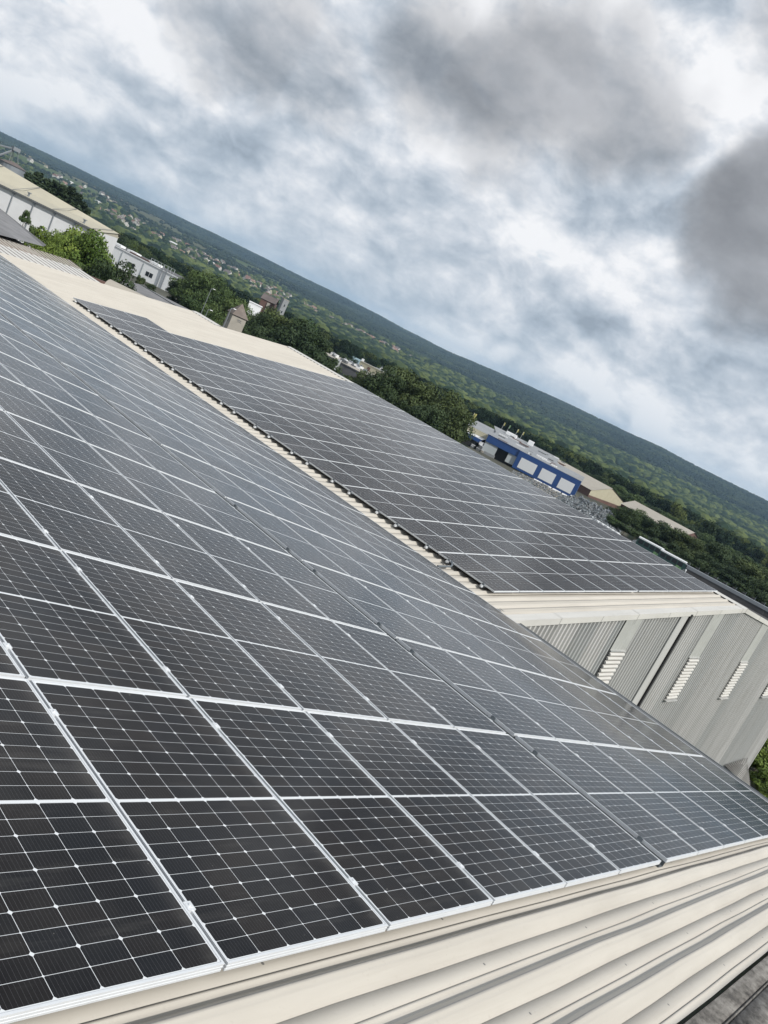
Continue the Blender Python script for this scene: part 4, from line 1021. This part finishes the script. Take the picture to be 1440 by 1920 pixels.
# --- flat industrial roofs beyond the ridge
def slab_building(name, p0, p1, depth, h, wall, roof, label, junk=0, jm='render_white', rise=0.0, parapet=.35):
    p0, p1 = Vector(p0), Vector(p1); Ln = (p1-p0).length; f = frame_at(p0, math.atan2(p1.y-p0.y, p1.x-p0.x))
    root = tag(empty(name, (p0+p1)/2-Vector((0, 0, h))), label, 'building')
    b = MB(); b.box((0, 0, -h), (Ln, depth, 0), 0, f); part('wall', M[wall], root, b)
    b = MB(); b.poly([f((-.2, -.2, .02)), f((Ln+.2, -.2, .02)), f((Ln+.2, depth+.2, rise+.02)), f((-.2, depth+.2, rise+.02))]); b.box((-.2, -.22, -parapet), (Ln+.2, -.2, .1), 1, f)
    part('roof', [M[roof], M[wall]], root, b)
    rj = random.Random(len(label))
    for k in range(junk):
        x = rj.uniform(.05, .92)*Ln; y = rj.uniform(.12, .85)*depth; s = rj.uniform(.8, 2.4); b = MB()
        z = rise*y/depth; b.box((x, y, z), (x+s*1.3, y+s, z+rj.uniform(.5, 1.2)), 0, f); b.box((x+.2, y+.2, z), (x+s*.7, y+s*.6, z+1.4), 1, f)
        part('roof_unit', [M[rj.choice([jm, 'panel_grey', 'slate'])], M['silo']], root, b)
    return root, f, Ln
rt1, f1, L1 = slab_building('flat_works', pol(42.9, 345, -20.2), pol(46.4, 335, -20.2), 30, 9, 'bitumen', 'tan', 'long dark-fronted flat works with sandy roof and rooftop units', 14)
b = MB(); b.box((L1*.52, -.5, -6), (L1*.58, -.05, .8), 0, f1); part('stair_tower', M['panel_grey'], rt1, b)
rt2, f2, L2 = slab_building('pale_works', pol(45.5, 430, -20.6), pol(48.6, 425, -20.6), 24, 8, 'cream_wall', 'concrete', 'low works with pale blue end and yellow wall', 8)
b = MB(); b.box((-.3, -.3, -6), (4.2, 2, .3), 0, f2); part('blue_end', mat('pale_blue_panel', (.35, .48, .55), .6), rt2, b)
b = MB(); b.box((9, -.25, -5), (10.5, -.02, -1), 0, f2); part('doorway', M['brown'], rt2, b)
slab_building('white_block', pol(46.1, 490, -20.2), pol(47.2, 490, -20.2), 12, 8, 'render_white', 'panel_grey', 'white block with window band behind the pale works')
slab_building('sand_block', pol(47.2, 300, -18.9), pol(48.4, 300, -18.9), 14, 8, 'tan', 'concrete', 'low tan block half hidden left of the dark tree', 4)
slab_building('grey_block', pol(44.6, 470, -20.6), pol(45.3, 470, -20.6), 12, 6, 'panel_grey', 'concrete', 'little grey block behind the sandy roofed works', 3)
# --- blue fronted halls
def blue_halls():
    D0 = 250; z0 = D0*math.tan(R(-3.45)); p0, p1 = pol(55.95, 252, z0), pol(62.85, 250, z0); Ln = (p1-p0).length
    f = frame_at(p0, math.atan2(p1.y-p0.y, p1.x-p0.x)); root = tag(empty('blue_hall', pol(59.5, 255, z0-6)), 'blue fronted hall with three white roller doors and one open bay', 'building')
    split = Ln*.345; H = 5.4
    b = MB(); b.box((split, 0, -H), (Ln, 20, 0), 0, f); b.box((0, .4, -2.1), (split, 20, -.15), 0, f); b.box((-.2, .4, -.15), (split, .6, .12), 0, f)
    part('wall', M['blue'], root, b)
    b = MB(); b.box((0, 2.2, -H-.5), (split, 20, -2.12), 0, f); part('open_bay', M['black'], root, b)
    b = MB(); b.box((0.1, .7, -4.9), (split*.40, 1.0, -2.1), 0, f); part('sliding_door', M['door_grey'], root, b)
    b = MB(); b.box((split*.74, .7, -4.9), (split-.05, 1.0, -2.1), 0, f); part('sliding_door', M['door_grey'], root, b)
    b = MB(); b.box((-.5, .6, -H-1), (split*.42, 2.1, -4.85), 0, f); part('plinth', M['concrete'], root, b)
    for k, x0 in enumerate((split+1.35, split+8.1, split+14.2)):
        w = (5.2, 4.5, 4.4)[k]
        b = MB(); b.box((x0, -.06, -4.7), (x0+w, -.01, -1.55), 0, f)
        for q in range(1, 6): b.box((x0, -.075, -4.7+q*.52), (x0+w, -.06, -4.68+q*.52), 1, f)
        part('roller_door', [M['door_white'], M['panel_grey']], root, b)
    b = MB(); b.poly([f((-.3, .3, .06)), f((Ln+.2, -.1, .06)), f((Ln+.2, 16, .7)), f((-.3, 16, .7))]); b.poly([f((-.3, 16, .7)), f((Ln*.7, 16, .7)), f((Ln*.66, 34, 1.5)), f((-4, 34, 1.5))], 0)
    rj = random.Random(5)
    for k in range(26):
        x, y = rj.uniform(0, Ln*.72), rj.uniform(2, 30); z = .06+y*.04; b.box((x, y, z), (x+rj.uniform(.5, 3.5), y+rj.uniform(.5, 2.5), z+rj.uniform(.05, .35)), 1+k % 3, f)
    part('roof', [M['concrete'], M['slate'], M['panel_grey'], M['brown']], root, b)
    b = MB(); b.box((Ln*.30, 28, 1.2), (Ln*.36, 30, 2.7), 0, f); b.box((Ln*.05, 26, 1.2), (Ln*.17, 28, 2.2), 0, f); part('roof_cabin', M['render_white'], root, b)
    # low annex with cream wall, blue lintel and dark opening
    an = tag(empty('blue_annex', f((-6, 2, -6))), 'low annex with blue lintel over a dark opening, left of the blue hall', 'building')
    b = MB(); b.box((-7.5, 0, -3.4), (-1.2, 8, -2.3), 0, f); part('lintel', M['blue'], an, b)
    b = MB(); b.box((-7.4, .5, -6), (-2.4, 8, -3.4), 0, f); part('opening', M['black'], an, b)
    b = MB(); b.box((-8, 8.1, -5), (.2, 9, -.7), 0, f); part('back_wall', M['cream_wall'], an, b)
    b = MB(); b.box((-8.2, 0, -2.3), (-1.0, 8, -2.2), 0, f); b.poly([f((-8.4, 9, -.65)), f((.3, 9, -.65)), f((.3, 24, .9)), f((-8.4, 24, .9))], 1); part('roof', [M['panel_grey'], M['concrete']], an, b)
    rj = random.Random(8)
    for k in range(12):
        x, y = rj.uniform(-3.5, .6), rj.uniform(-1.5, 1.5); s = rj.uniform(.5, 1.1); b = MB(); z = -5.6+rj.choice([0, 1.0, 1.8])
        b.box((x, y, z), (x+s, y+s, z+s*.8), 0, f); b.box((x-.05, y-.05, z+s*.8), (x+s+.05, y+s+.05, z+s*.8+.06), 1, f)
        o = b.build('crate', [M[rj.choice(['panel_grey', 'concrete', 'stone', 'slate'])], M['door_white']]); tag(o, 'small stacked crate beside the blue annex opening', 'crate', 'crates stacked by the blue annex')
    return f, Ln, p0
fb, Lb, pb = blue_halls()
b = MB()
for k in range(7): b.tube(fb((18+k*3, -3.5, -5.6)), fb((20.6+k*3, -3.5, -5.6)), .5, n=8)
tag(b.build('low_wall', M['panel_grey']), 'low pale kerb of concrete rolls before the blue hall doors', 'barrier')
# --- beige halls
def gable_hall(name, ridge0, ridge1, half, hw, rise, wall, gab, roof, label):
    r0, r1 = Vector(ridge0), Vector(ridge1); Ln = (r1-r0).length; f = frame_at(r0, math.atan2(r1.y-r0.y, r1.x-r0.x)); root = tag(empty(name, r0-Vector((0, 0, hw+rise))), label, 'building')
    b = MB(); b.box((0, -half, -rise-hw), (Ln, half, -rise), 0, f); part('wall', M[wall], root, b)
    for x in (-.02, Ln+.02):
        b = MB(); b.poly([f((x, -half, -rise-hw*.35)), f((x, half, -rise-hw*.35)), f((x, half, -rise)), f((x, 0, 0)), f((x, -half, -rise))]); part('gable', M[gab], root, b)
    b = MB(); b.poly([f((-.4, -half-.4, -rise+.02)), f((Ln+.4, -half-.4, -rise+.02)), f((Ln+.4, 0, .08)), f((-.4, 0, .08))]); b.poly([f((-.4, 0, .08)), f((Ln+.4, 0, .08)), f((Ln+.4, half+.4, -rise+.02)), f((-.4, half+.4, -rise+.02))])
    part('roof', M[roof], root, b)
gable_hall('beige_hall', pol(60.6, 345, -17.0), pol(64.8, 330, -16.3), 13, 5.5, 3.4, 'brown', 'cream_wall', 'tan', 'beige-roofed gabled hall with brown wall right of the blue hall')
gable_hall('brown_hall', pol(66.5, 330, -17.3), pol(70.6, 322, -17.6), 11, 5, 2.6, 'brown', 'brown', 'tan', 'long tan-roofed brown hall partly hidden behind the dark tree belt')
# --- scrap heaps and bales
def heap(name, az0, az1, d0, d1, n, hmax, mats, label, smin=.2, smax=.8, seed=1):
    rs = random.Random(seed); b = MB()
    for k in range(n):
        u, v = rs.random(), rs.random(); az = az0+(az1-az0)*u; d = d0+(d1-d0)*v
        hh = hmax*(.35+.65*float(vnoise(np.array([az*2.1]), np.array([d/7]))[0]))*(1-abs(2*u-1)**4)*(1-abs(2*v-1)**4)
        p = PG(az, d, rs.random()**.5*hh); s = rs.uniform(smin, smax); q = Matrix.Rotation(rs.uniform(0, 6.28), 3, Vector((rs.uniform(-1, 1), rs.uniform(-1, 1), rs.uniform(-1, 1))).normalized())
        b.box((-s, -s*.6, -s*.25), (s, s*.6, s*.25), rs.randrange(len(mats)), lambda c: p+q @ Vector(c))
    tag(b.build(name, [M[m] for m in mats]), label, None, None, 'stuff')
M['scrap'] = mat('grey_scrap', (0.12, 0.14, 0.15), 0.6, .1, noise=(2, .4))
heap('scrap_heap', 61.9, 66.6, 190, 236, 9000, 3.4, ['scrap', 'slate', 'scrap', 'silo', 'concrete'], 'wide grey-blue scrap heap below the blue and beige halls', .06, .34, seed=1)
heap('rubble_row', 58.5, 63.0, 205, 240, 2500, .9, ['stone', 'scrap', 'concrete', 'slate'], 'low rubble before the white roller doors', .06, .3, seed=2)
heap('gravel_row', 67.6, 70.8, 186, 200, 2600, 2.4, ['scrap', 'slate', 'silo', 'concrete'], 'grey gravel and pallets piled behind the two minibuses', .05, .3, seed=3)
for k in range(5):
    p = PG(65.0+k*.36, 180-k*1.5, .8); b = MB(); f = frame_at(p, R(-25)); b.box((-.5, -.6, -.9), (.5, .6, .55), 0, f); b.box((-.52, -.1, -.91), (.52, .1, .57), 1, f)
    tag(b.build('bale', [M['door_white'], M['panel_grey']]), 'white wrapped bale lined up beyond the ridge, %s from the left' % ORD[k+1], 'bale', 'white wrapped bales')
# --- minibuses
def minibus(az, d, label):
    p = PG(az, d); o = empty('minibus', p, (0, 0, R(-az-3))); tag(o, label, 'minibus')
    b = MB(); pr2 = [(-2.9, .45), (2.85, .45), (2.95, 1.1), (2.75, 1.35), (2.3, 2.45), (-2.85, 2.5), (-2.95, 1.2)]
    for s in (-1, 1): b.poly([(x, s*1.0, z) for x, z in (pr2 if s < 0 else reversed(pr2))], 0)
    n = len(pr2)
    for i in range(n):
        (xa, za), (xb, zb) = pr2[i], pr2[(i+1) % n]; b.poly([(xa, -1, za), (xa, 1, za), (xb, 1, zb), (xb, -1, zb)], 0)
    b.build('body', M['teal'], o)
    b = MB(); b.box((-2.9, -1.03, 2.38), (2.4, 1.03, 2.62)); b.box((2.35, -1.0, .6), (2.98, 1.0, 1.3)); b.build('roof', M['door_white'], o)
    b = MB()
    for k in range(4): b.box((-2.6+k*1.2, -1.03, 1.45), (-1.65+k*1.2, -1.005, 2.2))
    b.box((2.42, -.9, 1.45), (2.72, .9, 2.25)); b.build('window', M['glass_dark'], o)
    b = MB(); b.box((.9, -1.04, .8), (1.5, -1.01, 1.4)); b.box((1.6, -1.04, .9), (2.0, -1.01, 1.3)); b.build('green_marking', M['green'], o)
    for x in (-1.9, 1.9):
        for s in (-1, 1): b = MB(); b.tube((x, s*.80, .36), (x, s*1.04, .36), .36, n=14); b.build('wheel', M['rubber'], o)
minibus(68.75, 176, 'white-roofed teal minibus beyond the ridge, left one of two')
minibus(70.35, 171, 'white-roofed teal minibus with green markings, right one of two')
# --- road and parapet with dark openings
b = MB(); rd = np.linspace(100, 196, 13)
for a0 in np.arange(63, 93, .5):
    for r0, r1 in zip(rd[:-1], rd[1:]): b.poly([PG(a0, r0, .10), PG(a0+.5, r0, .10), PG(a0+.5, r1, .10), PG(a0, r1, .10)])
tag(b.build('road', M['asphalt']), 'dark asphalt yard road beyond the far roof ridge', None, None, 'structure')
b = MB(); k = 0; az = 70.3
while az < 84:
    p = PG(az, 178); f = frame_at(Vector((p.x, p.y, p.z)), R(-az-1.5)); w = 178*math.sin(R(.62))
    z0 = 178*math.tan(R(-5.08))-p.z
    b.box((0, 0, -.5), (w+.01, .8, z0-.75), 0, f); b.box((0, -.10, z0-.75), (w+.01, 1.2, z0-.1), 2, f); b.box((w*.30, 1.3, z0-.6), (w*.62, 1.8, z0+.22), 1, f); b.box((w*.66, 1.3, z0-.6), (w*.70, 1.4, z0+.5), 3, f)
    az += .62; k += 1
b.box((0, 0, 0), (.01, .01, .01), 0, frame_at(PG(75, 178), 0))
tag(b.build('parapet_wall', [M['asphalt'], M['black'], M['silo'], M['silo']]), 'long grey concrete parapet wall with dark openings along the yard', 'wall')
# --- canopy and vent box between the halls at the right edge
M['lean'] = mat('weathered_lean_to_sheet', (0.15, 0.145, 0.135), 0.8, noise=(1.0, .4))
cp = tag(empty('lean_to', (43, 7, -13)), 'small lean-to with grey ribbed roof against the grey gable wall', 'building')
b = MB()
for k in range(12):                                   # tapering roof, its free edge running back to the wall
    t0, t1 = k/12, (k+.62)/12; t2 = (k+1)/12
    lo = lambda t: (40.1+2.6*t, 6.3+.95*t, -11.0+.05*t); hi = lambda t: (40.2+3.4*t, 7.7, -10.75)
    b.poly([hi(t0), hi(t1), lo(t1), lo(t0)]); u = lambda q: (q[0], q[1], q[2]+.05); b.poly([u(hi(t1)), u(hi(t2)), u(lo(t2)), u(lo(t1))])
part('roof', M['lean'], cp, b)
b = MB(); b.box((40.35, 7.55, -11.6), (42.9, 7.7, -10.95)); part('wall', M['slate'], cp, b)
vb = tag(empty('ventilation_box', (17.3, 2.0, -12.6)), 'dark blue-grey metal ventilation box with black opening at the right edge', 'ventilation box')
b = MB(); b.box((17.0, 1.5, -12.6), (18.0, 2.3, -4.72)); part('housing', M['slate'], vb, b)
b = MB(); b.box((16.96, 1.95, -5.15), (16.995, 2.25, -4.9)); part('opening', M['black'], vb, b)
b = MB(); b.box((16.95, 1.45, -4.715), (18.05, 2.35, -4.69)); part('lid', M['slate'], vb, b)
# --- silos with conveyor at the far left
sl_ = tag(empty('grain_silo', pol(22.35, 330, G(22.3, 330))), 'steel grain silos with orange roof edge and conveyor frame, far left', 'silo')
b = MB(); c0 = pol(22.35, 330, 0); b.tube((c0.x, c0.y, -23), (c0.x, c0.y, -6.4), 4.2, n=20); b.tube((c0.x-9.5, c0.y+4, -23), (c0.x-9.5, c0.y+4, -4.9), 4.0, n=20); part('tank', M['silo'], sl_, b)
b = MB(); b.tube((c0.x, c0.y, -6.4), (c0.x, c0.y, -5.4), 4.5, 1.0, n=20); b.tube((c0.x-9.5, c0.y+4, -4.9), (c0.x-9.5, c0.y+4, -4.0), 4.3, 1.0, n=20); part('roof', M['dark_roof'], sl_, b)
b = MB()
for dx, dy in ((-1, 0), (1, 0), (0, 1)): b.tube((c0.x+dx*1.6, c0.y+dy*2, -6), (c0.x+dx*.8-1, c0.y+dy, -1.2), .13, n=5)
b.tube((c0.x-1, c0.y, -1.4), (c0.x-13, c0.y+4, -4.2), .3, n=5); b.tube((c0.x-1, c0.y, -1.6), (c0.x-8, c0.y, -8.0), .35, n=5); b.box((c0.x-2, c0.y-1, -1.9), (c0.x+.4, c0.y+1, -.7))
part('conveyor', M['silo'], sl_, b)
o = link('house', HK[0][1]); o.location = PG(22.95, 330, 3.5); o.rotation_euler = (0, 0, .6); o.scale = (.55, .55, 1.15); tag(o, 'red roofed house showing over the hall ridge beside the silos', 'house')
o = link('house', HK[1][1]); o.location = PG(25.0, 258, 3.0); o.rotation_euler = (0, 0, 1.2); o.scale = (.2, .2, 1.0); tag(o, 'orange roofed house glimpsed between the dark conifers', 'house')
# --- flags
def flag(az, d, zt_, n, m, label, group=None, w=1.3, h=3.6):
    p = PG(az, d); o = empty('flag', p); tag(o, label, 'flag', group)
    b = MB(); b.tube((0, 0, -.2), (0, 0, zt_-p.z), .07, .05, 6); b.build('pole', M['alu'], o)
    b = MB(); c, s = math.cos(R(-az)), math.sin(R(-az))
    for i in range(5):
        xa, xb = .06+i*w/5, .06+(i+1)*w/5; ya, yb = .12*math.sin(i*1.6), .12*math.sin((i+1)*1.6); z1 = zt_-p.z-.05
        b.poly([(c*xa-s*ya, s*xa+c*ya, z1-h), (c*xb-s*yb, s*xb+c*yb, z1-h), (c*xb-s*yb, s*xb+c*yb, z1), (c*xa-s*ya, s*xa+c*ya, z1)])
    b.build('cloth', M[m], o)
flag(54.45, 290, -12.9, 1, 'yellow', 'big yellow flag between the olive tree and the blue halls', None, 1.0, 2.6)
for k, (az, m) in enumerate(((56.55, 'yellow'), (56.95, 'green'), (57.55, 'yellow'), (57.95, 'yellow'))):
    flag(az, 420, 420*math.tan(R(-2.22)), 1, m, '%s flag from the left in the row behind the blue hall roof' % ORD[k+1], 'row of flags', .5, 1.6)

# give look-alikes of one group a place of their own, counted from the left of the view
from collections import defaultdict
gr = defaultdict(list)
for o in COL.objects:
    if o.parent is None and o.get('group') and o.get('category') in ('tree', 'crate', 'house'): gr[(o['group'], o['label'])].append(o)
for (g_, l_), L_ in gr.items():
    if len(L_) < 2: continue
    L_.sort(key=lambda o: math.atan2(o.location.x, o.location.y))
    if len(L_) <= 20 and L_[0]['category'] != 'house':
        for k, o in enumerate(L_): o['label'] = l_+', %s from left' % ORD[k+1]
    else:
        nb = max(2, min(5, len(L_)//3)); nm_ = {2: ['left half', 'right half'], 3: ['left third', 'middle third', 'right third'], 4: ['left end', 'left middle', 'right middle', 'right end'], 5: ['left end', 'left middle', 'centre', 'right middle', 'right end']}[nb]
        for k, o in enumerate(L_): o['label'] = l_+', '+nm_[min(nb-1, k*nb//len(L_))]

# ---------------------------------------------------------------- haze
if HAZE > 0:
    b = MB(); b.box((-3000, -3000, -140), (9500, 9500, 190))
    o = b.build('haze', None); tag(o, 'thin blue haze filling the valley', None, None, 'stuff')
    hm = bpy.data.materials.new('haze'); hm.use_nodes = True; t = NT(hm.node_tree)
    v = t.n('ShaderNodeVolumePrincipled'); v.inputs['Color'].default_value = (.52, .76, 1.0, 1); v.inputs['Density'].default_value = HAZE; v.inputs['Anisotropy'].default_value = 0.2
    ou = t.n('ShaderNodeOutputMaterial'); t.nt.links.new(v.outputs[0], ou.inputs['Volume']); o.data.materials.append(hm)
    sc.cycles.volume_bounces = 0

# ---------------------------------------------------------------- lift everything so that the ground is near z = 0
for o in list(COL.objects):
    if o.parent is None: o.location.z += LIFT
sc.cycles.max_bounces = 6; sc.cycles.diffuse_bounces = 3; sc.cycles.glossy_bounces = 3; sc.cycles.transmission_bounces = 2
